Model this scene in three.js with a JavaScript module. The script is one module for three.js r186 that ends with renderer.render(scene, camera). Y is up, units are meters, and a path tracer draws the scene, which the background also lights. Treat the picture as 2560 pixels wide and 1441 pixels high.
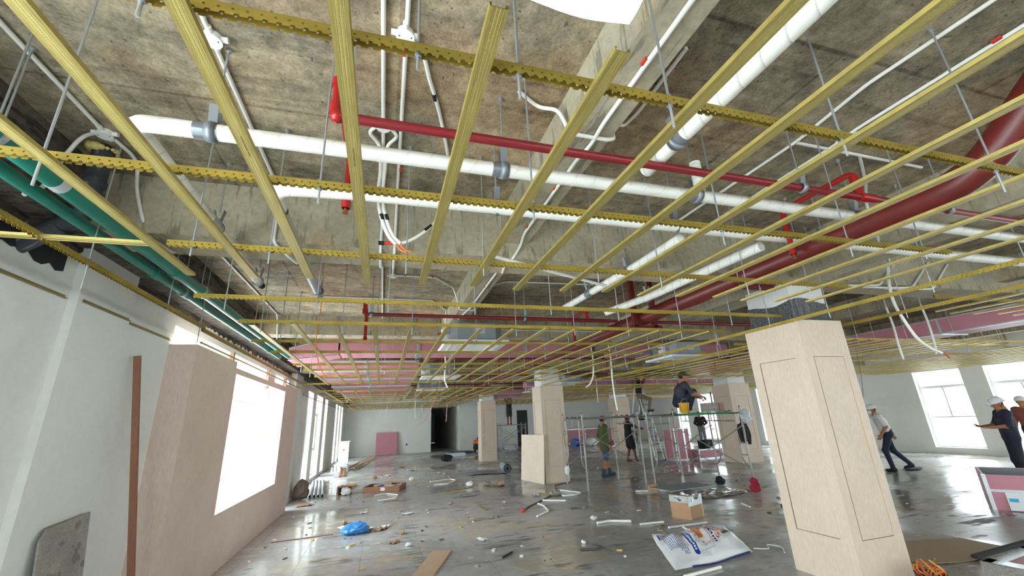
import * as THREE from 'three';
import { mergeGeometries } from 'three/addons/utils/BufferGeometryUtils.js';
import { RoundedBoxGeometry } from 'three/addons/geometries/RoundedBoxGeometry.js';
import { MarchingCubes } from 'three/addons/objects/MarchingCubes.js';
import { RectAreaLightUniformsLib } from 'three/addons/lights/RectAreaLightUniformsLib.js';

// ------------------------------------------------------------------ camera, sky, exposure
RectAreaLightUniformsLib.init();
const scene = new THREE.Scene();
const renderer = new THREE.WebGLRenderer({ antialias: true });
renderer.toneMapping = THREE.LinearToneMapping;
renderer.toneMappingExposure = 2.5;
renderer.shadowMap.enabled = true;

const camera = new THREE.PerspectiveCamera(69.474, 2560 / 1441, 0.05, 400);
{
  const yaw = 0.30189, pitch = 0.309405, roll = -0.046295;
  const fwd = new THREE.Vector3(Math.sin(yaw) * Math.cos(pitch), Math.sin(pitch), -Math.cos(yaw) * Math.cos(pitch));
  const r0 = new THREE.Vector3(Math.cos(yaw), 0, Math.sin(yaw)), u0 = r0.clone().cross(fwd);
  const r = r0.clone().multiplyScalar(Math.cos(roll)).addScaledVector(u0, Math.sin(roll));
  const u = u0.clone().multiplyScalar(Math.cos(roll)).addScaledVector(r0, -Math.sin(roll));
  camera.position.set(0, 1.7, 0);
  camera.quaternion.setFromRotationMatrix(new THREE.Matrix4().makeBasis(r, u, fwd.clone().negate()));
}
const SKY = 3.6;                                        // radiance of the bright hazy sky; the window lights below add as much again
scene.background = new THREE.Color(0.95 * SKY, 0.97 * SKY, 1.0 * SKY);

// daylight standing in each window opening: [x, y, z, width, height, facing x, facing z]
function daylight(x, y, z, w, h, fx, fz) {
  const l = new THREE.RectAreaLight(new THREE.Color(.95, .97, 1), SKY, w, h);
  l.position.set(x, y, z); l.lookAt(x + fx, y, z + fz); l.name = 'window_daylight'; scene.add(l);
}
// ------------------------------------------------------------------ helpers
let seed = 12345;
const rnd = () => { seed = (seed * 1664525 + 1013904223) >>> 0; return seed / 4294967296; };
const rr = (a, b) => a + (b - a) * rnd();
const V = (x, y, z) => new THREE.Vector3(x, y, z);
const taken = {};
function numbered(n) { const k = taken[n] = (taken[n] ?? -1) + 1; return k ? n + '_' + String(k).padStart(3, '0') : n; }
function mesh(name, geo, mat, parent = scene) {
  const m = new THREE.Mesh(geo, mat);
  m.name = parent === scene ? numbered(name) : name;
  m.castShadow = m.receiveShadow = true;
  parent.add(m);
  return m;
}
function tag(o, label, category, group) {
  o.userData.label = label; o.userData.category = category;
  if (group) o.userData.group = group;
  return o;
}
function thing(name, label, category, [x, y, z] = [0, 0, 0], turn = 0, group) {
  const o = new THREE.Group(); o.name = numbered(name); scene.add(o);
  o.position.set(x, y, z); o.rotation.y = turn;
  return tag(o, label, category, group);
}
function struct(name, geo, mat, label, category) {
  const m = mesh(name, geo, mat); m.userData.kind = 'structure';
  if (label) tag(m, label, category);
  return m;
}
// every geometry is made non-indexed with position, normal, uv so that any may be merged
function clean(g) {
  if (g.index) g = g.toNonIndexed();
  for (const k of Object.keys(g.attributes)) if (!['position', 'normal', 'uv', 'color'].includes(k)) g.deleteAttribute(k);
  if (!g.attributes.normal) g.computeVertexNormals();
  if (!g.attributes.uv) g.setAttribute('uv', new THREE.BufferAttribute(new Float32Array(g.attributes.position.count * 2), 2));
  return g;
}
const merge = (list) => list.length === 1 ? clean(list[0]) : mergeGeometries(list.map(clean));
// uv in metres, laid on by the way each face points
function metric(g, s = 1, ox = 0, oy = 0) {
  g = clean(g); g.computeBoundingBox();
  const p = g.attributes.position, n = g.attributes.normal, uv = g.attributes.uv;
  for (let i = 0; i < p.count; i++) {
    const ax = Math.abs(n.getX(i)), ay = Math.abs(n.getY(i)), az = Math.abs(n.getZ(i));
    let a, b;
    if (ay >= ax && ay >= az) { a = p.getX(i); b = p.getZ(i); } else if (ax >= az) { a = p.getZ(i); b = p.getY(i); } else { a = p.getX(i); b = p.getY(i); }
    uv.setXY(i, a * s + ox, b * s + oy);
  }
  return g;
}
function box(x0, x1, y0, y1, z0, z1) {
  const g = new THREE.BoxGeometry(Math.abs(x1 - x0), Math.abs(y1 - y0), Math.abs(z1 - z0));
  g.translate((x0 + x1) / 2, (y0 + y1) / 2, (z0 + z1) / 2);
  return clean(g);
}
function bx(w, h, d, x = 0, y = 0, z = 0, rx = 0, ry = 0, rz = 0) {
  const g = new THREE.BoxGeometry(w, h, d);
  g.applyMatrix4(new THREE.Matrix4().compose(V(x, y, z), new THREE.Quaternion().setFromEuler(new THREE.Euler(rx, ry, rz)), V(1, 1, 1)));
  return clean(g);
}
function rbx(w, h, d, r, x = 0, y = 0, z = 0, rx = 0, ry = 0, rz = 0, seg = 2) {
  const g = new RoundedBoxGeometry(w, h, d, seg, r);
  g.applyMatrix4(new THREE.Matrix4().compose(V(x, y, z), new THREE.Quaternion().setFromEuler(new THREE.Euler(rx, ry, rz)), V(1, 1, 1)));
  return clean(g);
}
function rod(a, b, r, seg = 8, r2 = r, open = false) {
  a = a.isVector3 ? a : V(...a); b = b.isVector3 ? b : V(...b);
  const d = b.clone().sub(a), g = new THREE.CylinderGeometry(r2, r, d.length(), seg, 1, open);
  g.applyMatrix4(new THREE.Matrix4().compose(a.clone().add(b).multiplyScalar(.5), new THREE.Quaternion().setFromUnitVectors(V(0, 1, 0), d.clone().normalize()), V(1, 1, 1)));
  return clean(g);
}
// a tube along a polyline; each bend is rounded with radius bend
function pathOf(pts, bend) {
  pts = pts.map((p) => p.isVector3 ? p : V(...p));
  const path = new THREE.CurvePath();
  let last = pts[0];
  for (let i = 1; i < pts.length; i++) {
    if (i === pts.length - 1 || !bend) { if (last.distanceTo(pts[i]) > 1e-5) path.add(new THREE.LineCurve3(last, pts[i])); last = pts[i]; continue; }
    const a = pts[i].clone().sub(last), b = pts[i + 1].clone().sub(pts[i]);
    const k = Math.min(bend, a.length() * .49, b.length() * .49);
    const p0 = pts[i].clone().addScaledVector(a.normalize(), -k), p1 = pts[i].clone().addScaledVector(b.normalize(), k);
    if (last.distanceTo(p0) > 1e-5) path.add(new THREE.LineCurve3(last, p0));
    path.add(new THREE.QuadraticBezierCurve3(p0, pts[i], p1));
    last = p1;
  }
  return path;
}
function sweep(pts, r, seg = 8, caps = true) {          // pts: dense list of Vector3
  const n = pts.length, pos = [], nor = [], uv = [], idx = [];
  let nrm = null, len = 0;
  for (let i = 0; i < n; i++) {
    const t = (i === 0 ? pts[1].clone().sub(pts[0]) : i === n - 1 ? pts[i].clone().sub(pts[i - 1]) : pts[i + 1].clone().sub(pts[i - 1])).normalize();
    if (!nrm) nrm = Math.abs(t.y) < .9 ? V(0, 1, 0) : V(1, 0, 0);
    nrm = nrm.clone().addScaledVector(t, -nrm.dot(t)).normalize();
    const bi = t.clone().cross(nrm);
    if (i) len += pts[i].distanceTo(pts[i - 1]);
    const rad = typeof r === 'function' ? r(i / (n - 1), len) : r;
    for (let k = 0; k <= seg; k++) {
      const a = k / seg * Math.PI * 2, d = nrm.clone().multiplyScalar(Math.cos(a)).addScaledVector(bi, Math.sin(a));
      pos.push(pts[i].x + d.x * rad, pts[i].y + d.y * rad, pts[i].z + d.z * rad); nor.push(d.x, d.y, d.z); uv.push(k / seg, len);
    }
  }
  for (let i = 0; i < n - 1; i++) for (let k = 0; k < seg; k++) {
    const a = i * (seg + 1) + k, b = a + seg + 1;
    idx.push(a, a + 1, b, b, a + 1, b + 1);
  }
  if (caps) for (const e of [0, n - 1]) {
    const c = pos.length / 3, t = (e ? pts[n - 1].clone().sub(pts[n - 2]) : pts[0].clone().sub(pts[1])).normalize();
    pos.push(pts[e].x, pts[e].y, pts[e].z); nor.push(t.x, t.y, t.z); uv.push(0, 0);
    for (let k = 0; k <= seg; k++) { const s = e * (seg + 1) + k; pos.push(pos[s * 3], pos[s * 3 + 1], pos[s * 3 + 2]); nor.push(t.x, t.y, t.z); uv.push(0, 0); }
    for (let k = 0; k < seg; k++) e ? idx.push(c, c + 1 + k, c + 2 + k) : idx.push(c, c + 2 + k, c + 1 + k);
  }
  const g = new THREE.BufferGeometry();
  g.setAttribute('position', new THREE.Float32BufferAttribute(pos, 3)); g.setAttribute('normal', new THREE.Float32BufferAttribute(nor, 3)); g.setAttribute('uv', new THREE.Float32BufferAttribute(uv, 2)); g.setIndex(idx);
  return clean(g);
}
function tube(pts, r, { seg = 8, bend = .06, step = 6 } = {}) {
  const path = pathOf(pts, bend), out = [];
  for (const c of path.curves) { const n = c.isLineCurve3 ? 1 : step; for (let i = out.length ? 1 : 0; i <= n; i++) out.push(c.getPoint(i / n)); }
  return sweep(out, r, seg);
}
function soft(pts, r, { seg = 8, n = 0, tension = .5 } = {}) {   // smooth hose through points
  const c = new THREE.CatmullRomCurve3(pts.map((p) => p.isVector3 ? p : V(...p)), false, 'centripetal', tension);
  return sweep(c.getPoints(n || pts.length * 6), r, seg);
}
// six-sided solid from 8 corners: bottom ring 0-3, top ring 4-7, both anticlockwise seen from above
function hexa(c) {
  const q = [[3, 2, 1, 0], [4, 5, 6, 7], [0, 1, 5, 4], [1, 2, 6, 5], [2, 3, 7, 6], [3, 0, 4, 7]], pos = [], uv = [];
  for (const f of q) for (const [i, u, v] of [[0, 0, 0], [1, 1, 0], [2, 1, 1], [0, 0, 0], [2, 1, 1], [3, 0, 1]]) { pos.push(...c[f[i]]); uv.push(u, v); }
  const g = new THREE.BufferGeometry();
  g.setAttribute('position', new THREE.Float32BufferAttribute(pos, 3)); g.setAttribute('uv', new THREE.Float32BufferAttribute(uv, 2)); g.computeVertexNormals();
  return g;
}
function extrude(shape, depth, opt = {}) { return clean(new THREE.ExtrudeGeometry(shape, { depth, bevelEnabled: false, curveSegments: 6, ...opt })); }
function polyShape(pts) { const s = new THREE.Shape(); pts.forEach(([x, y], i) => i ? s.lineTo(x, y) : s.moveTo(x, y)); s.closePath(); return s; }

// ------------------------------------------------------------------ computed textures
function lattice(period, sd) {
  const t = new Float32Array(period * period); let s = sd * 7919 + 17 >>> 0;
  for (let i = 0; i < t.length; i++) { s = (s * 1664525 + 1013904223) >>> 0; t[i] = s / 4294967296; }
  return (x, y) => {                                   // x, y in 0..period, wraps
    const xi = Math.floor(x), yi = Math.floor(y), fx = x - xi, fy = y - yi, u = fx * fx * (3 - 2 * fx), v = fy * fy * (3 - 2 * fy);
    const x0 = ((xi % period) + period) % period, x1 = (x0 + 1) % period, y0 = ((yi % period) + period) % period, y1 = (y0 + 1) % period;
    const a = t[y0 * period + x0], b = t[y0 * period + x1], c = t[y1 * period + x0], d = t[y1 * period + x1];
    return a + (b - a) * u + (c - a) * v + (a - b - c + d) * u * v;
  };
}
function layers(sd, base, octaves) {
  const l = []; for (let i = 0; i < octaves; i++) l.push(lattice(base << i, sd + i * 31));
  return (u, v) => { let s = 0, w = .5, n = 0; for (let i = 0; i < octaves; i++) { s += w * l[i](u * (base << i), v * (base << i)); n += w; w *= .55; } return s / n; };
}
function computed(size, fn, srgb = true, rep = 1) {     // fn(u, v) -> [r, g, b] in 0..255
  const d = new Uint8Array(size * size * 4);
  for (let y = 0; y < size; y++) for (let x = 0; x < size; x++) {
    const c = fn((x + .5) / size, (y + .5) / size), o = (y * size + x) * 4;
    d[o] = Math.max(0, Math.min(255, c[0])); d[o + 1] = Math.max(0, Math.min(255, c[1])); d[o + 2] = Math.max(0, Math.min(255, c[2])); d[o + 3] = 255;
  }
  const t = new THREE.DataTexture(d, size, size);
  t.wrapS = t.wrapT = THREE.RepeatWrapping; t.magFilter = THREE.LinearFilter; t.minFilter = THREE.LinearMipmapLinearFilter; t.generateMipmaps = true;
  if (srgb) t.colorSpace = THREE.SRGBColorSpace;
  t.repeat.set(rep, rep); t.needsUpdate = true;
  return t;
}
const ss = (a, b, x) => { x = Math.max(0, Math.min(1, (x - a) / (b - a))); return x * x * (3 - 2 * x); };
const std = (o) => new THREE.MeshStandardMaterial({ roughness: .6, ...o });
const phy = (o) => new THREE.MeshPhysicalMaterial({ roughness: .5, ...o });

// ------------------------------------------------------------------ materials
const M = {};
{
  // board-marked concrete of the slab: 4.88 m square, film-faced ply joints every 1.22 x 2.44 m
  const big = layers(3, 3, 4), mid = layers(9, 14, 4), fine = layers(21, 90, 3), grain = lattice(512, 77), pit = lattice(340, 5), rust = layers(55, 5, 4);
  const streak = (u, v) => { const l = mid(u * .5, v * 6); return l; };
  const height = (u, v) => {
    let h = .55 + .3 * (fine(u, v) - .5) + .15 * (mid(u, v) - .5);
    if (pit(u * 340, v * 340) > .93) h -= .35;
    return h;
  };
  const seam = (u, v) => {
    const w = .0012 + .0016 * mid(u * 2, v * 2), a = Math.abs(((v * 4 + .5) % 1) - .5) / 4, k = Math.floor(v * 4) % 2, b = Math.abs(((u * 2 + k * .5 + .5) % 1) - .5) / 2;
    return Math.min(a, b) < w ? 1 : 0;
  };
  const slabColour = (base, warm) => (u, v) => {
    const b = big(u, v), m = mid(u, v), f = fine(u, v), g = grain(u * 512, v * 512), r = ss(.52, .72, rust(u, v));
    let k = .66 + .30 * b + .20 * (m - .5) + .34 * (f - .5) + .18 * (g - .5);
    const st = streak(u, v); k -= .10 * ss(.58, .74, st); k -= .10 * ss(.60, .74, blot(u, v)); if (g > .94 && m > .5) k -= .2;
    const w = ss(.5, .66, layersWhite(u, v)); k += .10 * w;
    const p = pit(u * 340, v * 340); if (p > .93) k -= .30;
    if (seam(u, v)) k -= .16;
    return [base[0] * k + warm * 9 * r, base[1] * k, base[2] * k - warm * 6 * r];
  };
  const layersWhite = layers(88, 9, 4), blot = layers(47, 22, 3);
  const t1 = computed(2048, slabColour([172, 157, 131], 1), true, 1 / 4.88);
  const bump = computed(1024, (u, v) => { const h = 255 * height(u, v); return [h, h, h]; }, false, 1 / 4.88);
  M.slab = std({ map: t1, roughness: .9, bumpMap: bump, bumpScale: .004 });
  const t2 = computed(1024, (u, v) => {
    const b = big(u, v), m = mid(u, v), f = fine(u, v), r = ss(.6, .8, rust(u, v));
    let k = .84 + .2 * b + .14 * (m - .5) + .16 * (f - .5);
    if (pit(u * 340, v * 340) > .955) k -= .25;
    k -= .2 * ss(.6, .76, mid(u * 6, v * .7));
    return [178 * k + 8 * r, 168 * k, 144 * k - 6 * r];
  }, true, 1 / 2.6);
  M.beam = std({ map: t2, roughness: .88, bumpMap: bump, bumpScale: .003 });
  const t3 = computed(1024, (u, v) => {                 // old stained face of the edge beam over the windows
    const b = big(u, v), m = mid(u, v), f = fine(u, v);
    let k = .62 + .5 * (b - .3) + .3 * (m - .5) + .3 * (f - .5); k -= .35 * ss(.52, .7, mid(u * .8, v * 5));
    return [118 * k, 108 * k, 98 * k];
  }, true, 1 / 2.2);
  M.edgeBeam = std({ map: t3, roughness: .95, bumpMap: bump, bumpScale: .006 });
  // skim-coated walls
  const t4 = computed(512, (u, v) => { const k = .96 + .05 * (big(u, v) - .5) + .03 * (fine(u, v) - .5), s = ss(.66, .8, rust(u, v)); return [234 * k - 5 * s, 233 * k - 5 * s, 229 * k - 8 * s]; }, true, 1 / 3);
  M.wall = std({ map: t4, roughness: .85, bumpMap: bump, bumpScale: .0008 });
  M.wallRight = M.wall;
  M.reveal = std({ color: 0xf2f1ee, roughness: .7 });
  // wall angles, tracks and channels: yellow chromate over zinc
  const g1 = layers(5, 6, 4);
  const gmap = computed(256, (u, v) => { const k = .9 + .2 * (g1(u, v) - .3) + .07 * (fine(u, v) - .5); return [176 * k, 158 * k, 90 * k]; }, true, 1.4);
  M.gold = std({ map: gmap, roughness: .42, metalness: .55 });
  M.goldTrack = std({ map: computed(256, (u, v) => { const k = .9 + .22 * (g1(u, v) - .3); return [178 * k, 154 * k, 70 * k]; }, true, 1.2), roughness: .45, metalness: .55 });
  // knurled face of the furring channels: short cross ribs 3 mm apart
  const knurl = computed(64, (u, v) => { const a = .5 + .5 * Math.sin(v * Math.PI * 2 * 8), b = Math.sin(u * Math.PI * 2 * 3) > -.55 ? 1 : 0; const h = 90 + 150 * a * b; return [h, h, h]; }, false);
  const knurlMap = knurl.clone(); knurlMap.repeat.set(1, 40); knurlMap.needsUpdate = true;
  M.knurl = std({ map: gmap, roughness: .45, metalness: .5, bumpMap: knurlMap, bumpScale: .0016 });
  M.brownAngle = std({ color: 0x8f8050, roughness: .5, metalness: .4 });
  M.zinc = std({ color: 0xb9bec2, roughness: .38, metalness: .75 });
  M.zincDull = std({ color: 0x8f9499, roughness: .5, metalness: .6 });
  M.steelDark = std({ color: 0x5a5a5a, roughness: .6, metalness: .5 });
  // insulation wrap: white tape in overlapping turns
  const wrapMap = computed(256, (u, v) => { const t = (v * 8 + u * 1.0) % 1; const k = 1 - .10 * (t < .12 ? 1 - t / .12 : 0) + .05 * (g1(u, v) - .5), d = ss(.6, .8, rust(u, v)); return [232 * k - 12 * d, 230 * k - 16 * d, 222 * k - 24 * d]; }, true);
  const wrapBump = computed(256, (u, v) => { const t = (v * 8 + u) % 1, h = 90 + 120 * t + 30 * (fine(u, v) - .5); return [h, h, h]; }, false);
  M.wrap = std({ map: wrapMap, roughness: .55, bumpMap: wrapBump, bumpScale: .006 });
  M.wrapEnd = std({ color: 0x2b2b2c, roughness: .9 });
  M.tape = std({ color: 0x8b9096, roughness: .3, metalness: .5 });
  M.pvcGrey = std({ color: 0xa9acad, roughness: .4 });
  const smear = layers(14, 4, 3);
  M.pvcDark = std({ map: computed(256, (u, v) => { const k = .8 + .5 * (g1(u, v) - .4), s = ss(.6, .72, smear(u * 3, v)); return [62 * k + 60 * s, 66 * k + 60 * s, 72 * k + 58 * s]; }), roughness: .55 });
  M.conduit = std({ color: 0xe9e7df, roughness: .35 });
  M.whitePlastic = std({ color: 0xf3f3f1, roughness: .35 });
  M.blackTape = std({ color: 0x151515, roughness: .5 });
  M.redClip = std({ color: 0xd23a2e, roughness: .5 });
  M.orangeWire = std({ color: 0xd07a38, roughness: .5 });
  M.sprinkler = std({ map: computed(256, (u, v) => { const k = .92 + .3 * (fine(u, v) - .5) + .15 * (g1(u, v) - .5); return [136 * k, 30 * k, 36 * k]; }), roughness: .38 });
  M.redFitting = std({ color: 0x9e1c1a, roughness: .3 });
  M.mainRed = std({ map: computed(512, (u, v) => { const k = .86 + .3 * (g1(u, v) - .4) + .14 * (fine(u, v) - .5); return [112 * k, 36 * k, 32 * k]; }), roughness: .36 });
  M.greenPipe = std({ map: computed(128, (u, v) => { const k = .9 + .2 * (g1(u, v) - .4); return [22 * k, 128 * k, 112 * k]; }), roughness: .35 });
  M.foam = std({ color: 0xcdbb78, roughness: .95 });
  // ducts of pink pre-insulated board with aluminium edges
  M.pink = std({ map: computed(256, (u, v) => { const k = .97 + .06 * (g1(u, v) - .5); return [206 * k, 138 * k, 152 * k]; }), roughness: .55 });
  M.duct = M.pink;
  const cr = layers(31, 40, 3);
  const foilBump = computed(256, (u, v) => { const h = 255 * Math.abs(cr(u, v) - .5) * 2; return [h, h, h]; }, false);
  M.foil = std({ color: 0xd5d8db, roughness: .22, metalness: .9, bumpMap: foilBump, bumpScale: .004 });
  M.alu = std({ color: 0xc9ccd0, roughness: .3, metalness: .7, bumpMap: foilBump, bumpScale: .001 });
  const bub = computed(256, (u, v) => { const a = Math.sin(u * Math.PI * 2 * 10), b = Math.sin(v * Math.PI * 2 * 14 + Math.sin(u * 40) * .8), h = 128 + 60 * a + 60 * b + 60 * (fine(u, v) - .5); return [h, h, h]; }, false, 3.2);
  const cell = lattice(96, 611);
  M.bubbleFoil = std({ map: computed(256, (u, v) => { const c = cell(Math.floor(u * 96), Math.floor(v * 64)), k = 120 + 130 * c + 30 * (fine(u, v) - .5); return [k, k * 1.01, k * 1.04]; }, true, 1.1), roughness: .3, metalness: .6, bumpMap: bub, bumpScale: .03 });
  M.unitGrey = std({ color: 0x9a9fa4, roughness: .45, metalness: .5 });
  M.copper = std({ color: 0xb06a3c, roughness: .35, metalness: .9 });
  // veneered board of the column casings
  const wg = layers(61, 4, 3);
  const veneer = (r, g, b) => computed(512, (u, v) => {
    const l = .5 + .5 * Math.sin((u * 60 + 5 * wg(u, v * .3)) * Math.PI * 2), fl = lattice256(u * 256, v * 24), k = .965 + .035 * l * fl + .07 * (fl - .5) + .05 * (wg(u, v) - .5);
    return [r * k, g * k, b * k];
  });
  const lattice256 = lattice(256, 404);
  M.veneer = std({ map: veneer(214, 194, 174), roughness: .6 });
  M.panelBoard = std({ map: veneer(222, 200, 187), roughness: .62 });
  M.boardEdge = std({ color: 0xdcc193, roughness: .8 });
  M.groove = std({ color: 0x6d5238, roughness: .9 });
  M.redWood = std({ map: veneer(152, 104, 82), roughness: .7 });
  M.cement = std({ map: computed(512, (u, v) => { const k = .9 + .2 * (g1(u, v) - .4) + .2 * (fine(u, v) - .5), s = .5 * ss(.66, .74, rust(u * 2, v * 2)); return [166 * k - 50 * s, 160 * k - 56 * s, 153 * k - 58 * s]; }), roughness: .95 });
  M.ply = std({ map: veneer(198, 168, 140), roughness: .75 });
  M.pale = std({ map: veneer(226, 208, 186), roughness: .65 });
  M.card = std({ map: computed(128, (u, v) => { const k = .94 + .1 * (g1(u, v) - .4); return [190 * k, 150 * k, 116 * k]; }), roughness: .85 });
  M.cardDark = std({ color: 0x9b7258, roughness: .85 });
  M.paper = std({ color: 0xe8e9ea, roughness: .8 });
  M.film = phy({ color: 0xd9dde2, roughness: .3, transmission: .3, thickness: 0 });
  M.dark = std({ color: 0x1c1d20, roughness: .8 });
  M.navy = std({ color: 0x1c2437, roughness: .85 });
  M.rubber = std({ color: 0x2a2b2e, roughness: .7 });
  M.greyFoam = std({ color: 0x8d9197, roughness: .75 });
  M.scaffold = std({ map: computed(128, (u, v) => { const k = .85 + .3 * (g1(u, v) - .4), s = ss(.62, .72, rust(u, v)); return [168 * k - 20 * s, 168 * k - 48 * s, 165 * k - 66 * s]; }), roughness: .45, metalness: .45 });
  M.deckGreen = std({ color: 0x2f6b42, roughness: .5, metalness: .2 });
  M.deckGrey = std({ color: 0x6f7070, roughness: .6, metalness: .3 });
  M.blue = std({ color: 0x2450a8, roughness: .4 });
  M.yellow = std({ color: 0xd19a24, roughness: .5 });
  M.skyBag = phy({ color: 0x4fa2e6, roughness: .35, transmission: .25, thickness: 0 });
  M.frame = std({ color: 0xf4f5f6, roughness: .35 });
  M.glass = phy({ color: new THREE.Color(.93, .985, .99), roughness: .02, transmission: 1, thickness: 0 });
  M.black = std({ color: 0x0d0d0e, roughness: .9 });
  M.skin = std({ color: 0xa9745a, roughness: .6 });
  M.white = std({ color: 0xf2f2f0, roughness: .45 });
  // dusty polished floor tiles
  const dust = layers(101, 4, 5), scr = layers(131, 8, 4), dirt = layers(171, 12, 4), spot = lattice(420, 9);
  const scr2 = layers(137, 24, 3), streaks = (u, v) => .45 * scr(u + .1 * dust(u, v), v * 4) + .55 * scr2(u, v * 5);
  const floorColour = (u, v) => {
    const d = dust(u, v), s = ss(.56, .68, streaks(u, v)) * ss(.34, .58, dirt(u, v)), b = ss(.56, .74, dirt(u * .7 + .3, v * .7)), sp = spot(u * 420, v * 420);
    let k = .92 + .26 * (d - .45) + .14 * (fine(u, v) - .5) - .36 * s; if (sp > .94) k -= .2; if (sp < .05) k += .1;
    return [192 * k + 10 * b, 191 * k + 2 * b, 190 * k - 12 * b];
  };
  const fm = computed(2048, floorColour, true, 1 / 6.4);
  const fr = computed(1024, (u, v) => { const r = 255 * (.10 + .30 * ss(.36, .62, dust(u, v)) + .25 * ss(.56, .7, streaks(u, v))); return [r, r, r]; }, false, 1 / 6.4);
  const fb = computed(1024, (u, v) => { const h = 255 * (.5 + .5 * (streaks(u, v) - .5) + .3 * (dirt(u, v) - .5)); return [h, h, h]; }, false, 1 / 6.4);
  M.floor = std({ map: fm, roughness: 1, roughnessMap: fr, bumpMap: fb, bumpScale: .004 });
  M.joint = std({ color: 0x4c4a47, roughness: .9 });
}

// ------------------------------------------------------------------ the shell of the floor: 20.6 m wide, 36 m long
const XL = -2.3, XR = 18.3, ZF = -29.5, ZB = 6, SLAB = 3.62, GRID = 2.71;
{
  const c = struct('ceiling', metric(box(XL - .3, XR + .3, SLAB, SLAB + .2, ZF - 14.4, ZB + .3)), M.slab, 'bare stained concrete slab overhead', 'ceiling');
  // downstand beams
  let n = 0;
  const beam = (x0, x1, y0, z0, z1, label, mat = M.beam) => struct('ceiling_beam', metric(box(x0, x1, y0, SLAB + .002, z0, z1), 1, n * .37, n++ * .61), mat, label, 'beam');
  const cross = [[-3.87, -3.45, 3.15], [-8.12, -7.8, 3.28], [-12.42, -12.0, 3.15], [-16.5, -16.2, 3.28], [-20.6, -20.2, 3.15], [-24.7, -24.4, 3.28], [.5, .8, 3.28], [4.1, 4.5, 3.15]];
  const ord = ['first', 'second', 'third', 'fourth', 'fifth', 'sixth'];
  cross.forEach(([z0, z1, y0], i) => beam(XL + .1, XR, y0, z0, z1, i < 6 ? 'concrete cross beam, ' + ord[i] + ' from the camera, running wall to wall' : i === 6 ? 'shallow concrete cross beam overhead behind the camera' : 'deep concrete cross beam at the back end'));
  const along = [[1.0, 1.24, 3.3, 'shallow concrete beam running away above the nearest hanging air unit'], [4.58, 5.02, 3.15, 'deep concrete beam running away over the nearest row of cased columns'], [8.4, 8.64, 3.3, 'shallow concrete beam midway between the two column rows'], [11.9, 12.34, 3.15, 'deep concrete beam over the far row of cased columns'], [15.2, 15.44, 3.3, 'shallow concrete beam close to the wall with awning windows']];
  // pieces between the cross beams so that no two beams share a face
  const zs = [ZB, 4.5, 4.1, .8, .5, -3.45, -3.87, -7.8, -8.12, -12.0, -12.42, -16.2, -16.5, -20.2, -20.6, -24.4, -24.7, ZF];
  for (const [x0, x1, y0, label] of along) {
    const pieces = [];
    for (let i = 0; i < zs.length; i += 2) pieces.push(box(x0, x1, y0, SLAB + .002, zs[i + 1] - .001, zs[i] + .001));
    struct('ceiling_beam', metric(merge(pieces), 1, n * .37, n++ * .61), M.beam, label, 'beam');
  }
  struct('ceiling_beam', metric(box(XL - .2, XL + .2, 3.13, SLAB + .002, ZF, ZB)), M.edgeBeam, 'dark stained edge beam along the top of the left wall', 'beam');
  // mortar drips and honeycombing where the long beam meets the cross beam
  for (const [x, y] of [[1.0, 3.24], [1.27, 3.24], [.98, 3.2], [1.29, 3.19], [2.28, 3.4], [2.3, 3.26], [2.29, 3.32]]) {
    const g = new THREE.IcosahedronGeometry(.03, 1), p = g.attributes.position;
    for (let i = 0; i < p.count; i++) p.setXYZ(i, p.getX(i) * (.7 + .5 * Math.abs(Math.sin(i * 7.1 + x * 9))), p.getY(i) * 1.7, p.getZ(i) * .35);
    g.computeVertexNormals(); g.translate(x, y, -3.447);
    mesh('mortar_lump', clean(g), M.beam, c);
  }
}
// a wall along z (axis 'z') or x with rectangular openings [a0, a1, y0, y1]
function pierced(axis, a0, a1, y0, y1, t0, t1, openings) {
  const b = (p, q, r, s) => axis === 'z' ? box(t0, t1, r, s, p, q) : box(p, q, r, s, t0, t1);
  const list = []; let at = a0;
  for (const [p, q, r, s] of [...openings].sort((m, n) => m[0] - n[0])) {
    if (p > at) list.push(b(at, p, y0, y1));
    if (r > y0) list.push(b(p, q, y0, r));
    if (s < y1) list.push(b(p, q, s, y1));
    at = q;
  }
  if (at < a1) list.push(b(at, a1, y0, y1));
  return metric(merge(list));
}
const leftOpen = [[-9.9, -5.5], [-11.8, -10.4], [-16.0, -14.9], [-18.4, -16.8], [-20.1, -19.2], [-24.4, -23.5], [-26, -25], [-27.6, -26.6], [-2.1, .6], [.8, 3.2], [3.4, 5.8]].map(([a, b]) => [a, b, .12, 2.9]);
const rightOpen = [[-8.6, -7.25], [-10.55, -9.2], [-17.5, -15.7], [-21.9, -20.5], [-23.9, -23.0], [-6.2, -4.9], [-3.2, -1.5], [.2, 1.9], [3, 4.7], [-13.6, -12.7]].map(([a, b]) => [a, b, .2, 2.72]);
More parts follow.
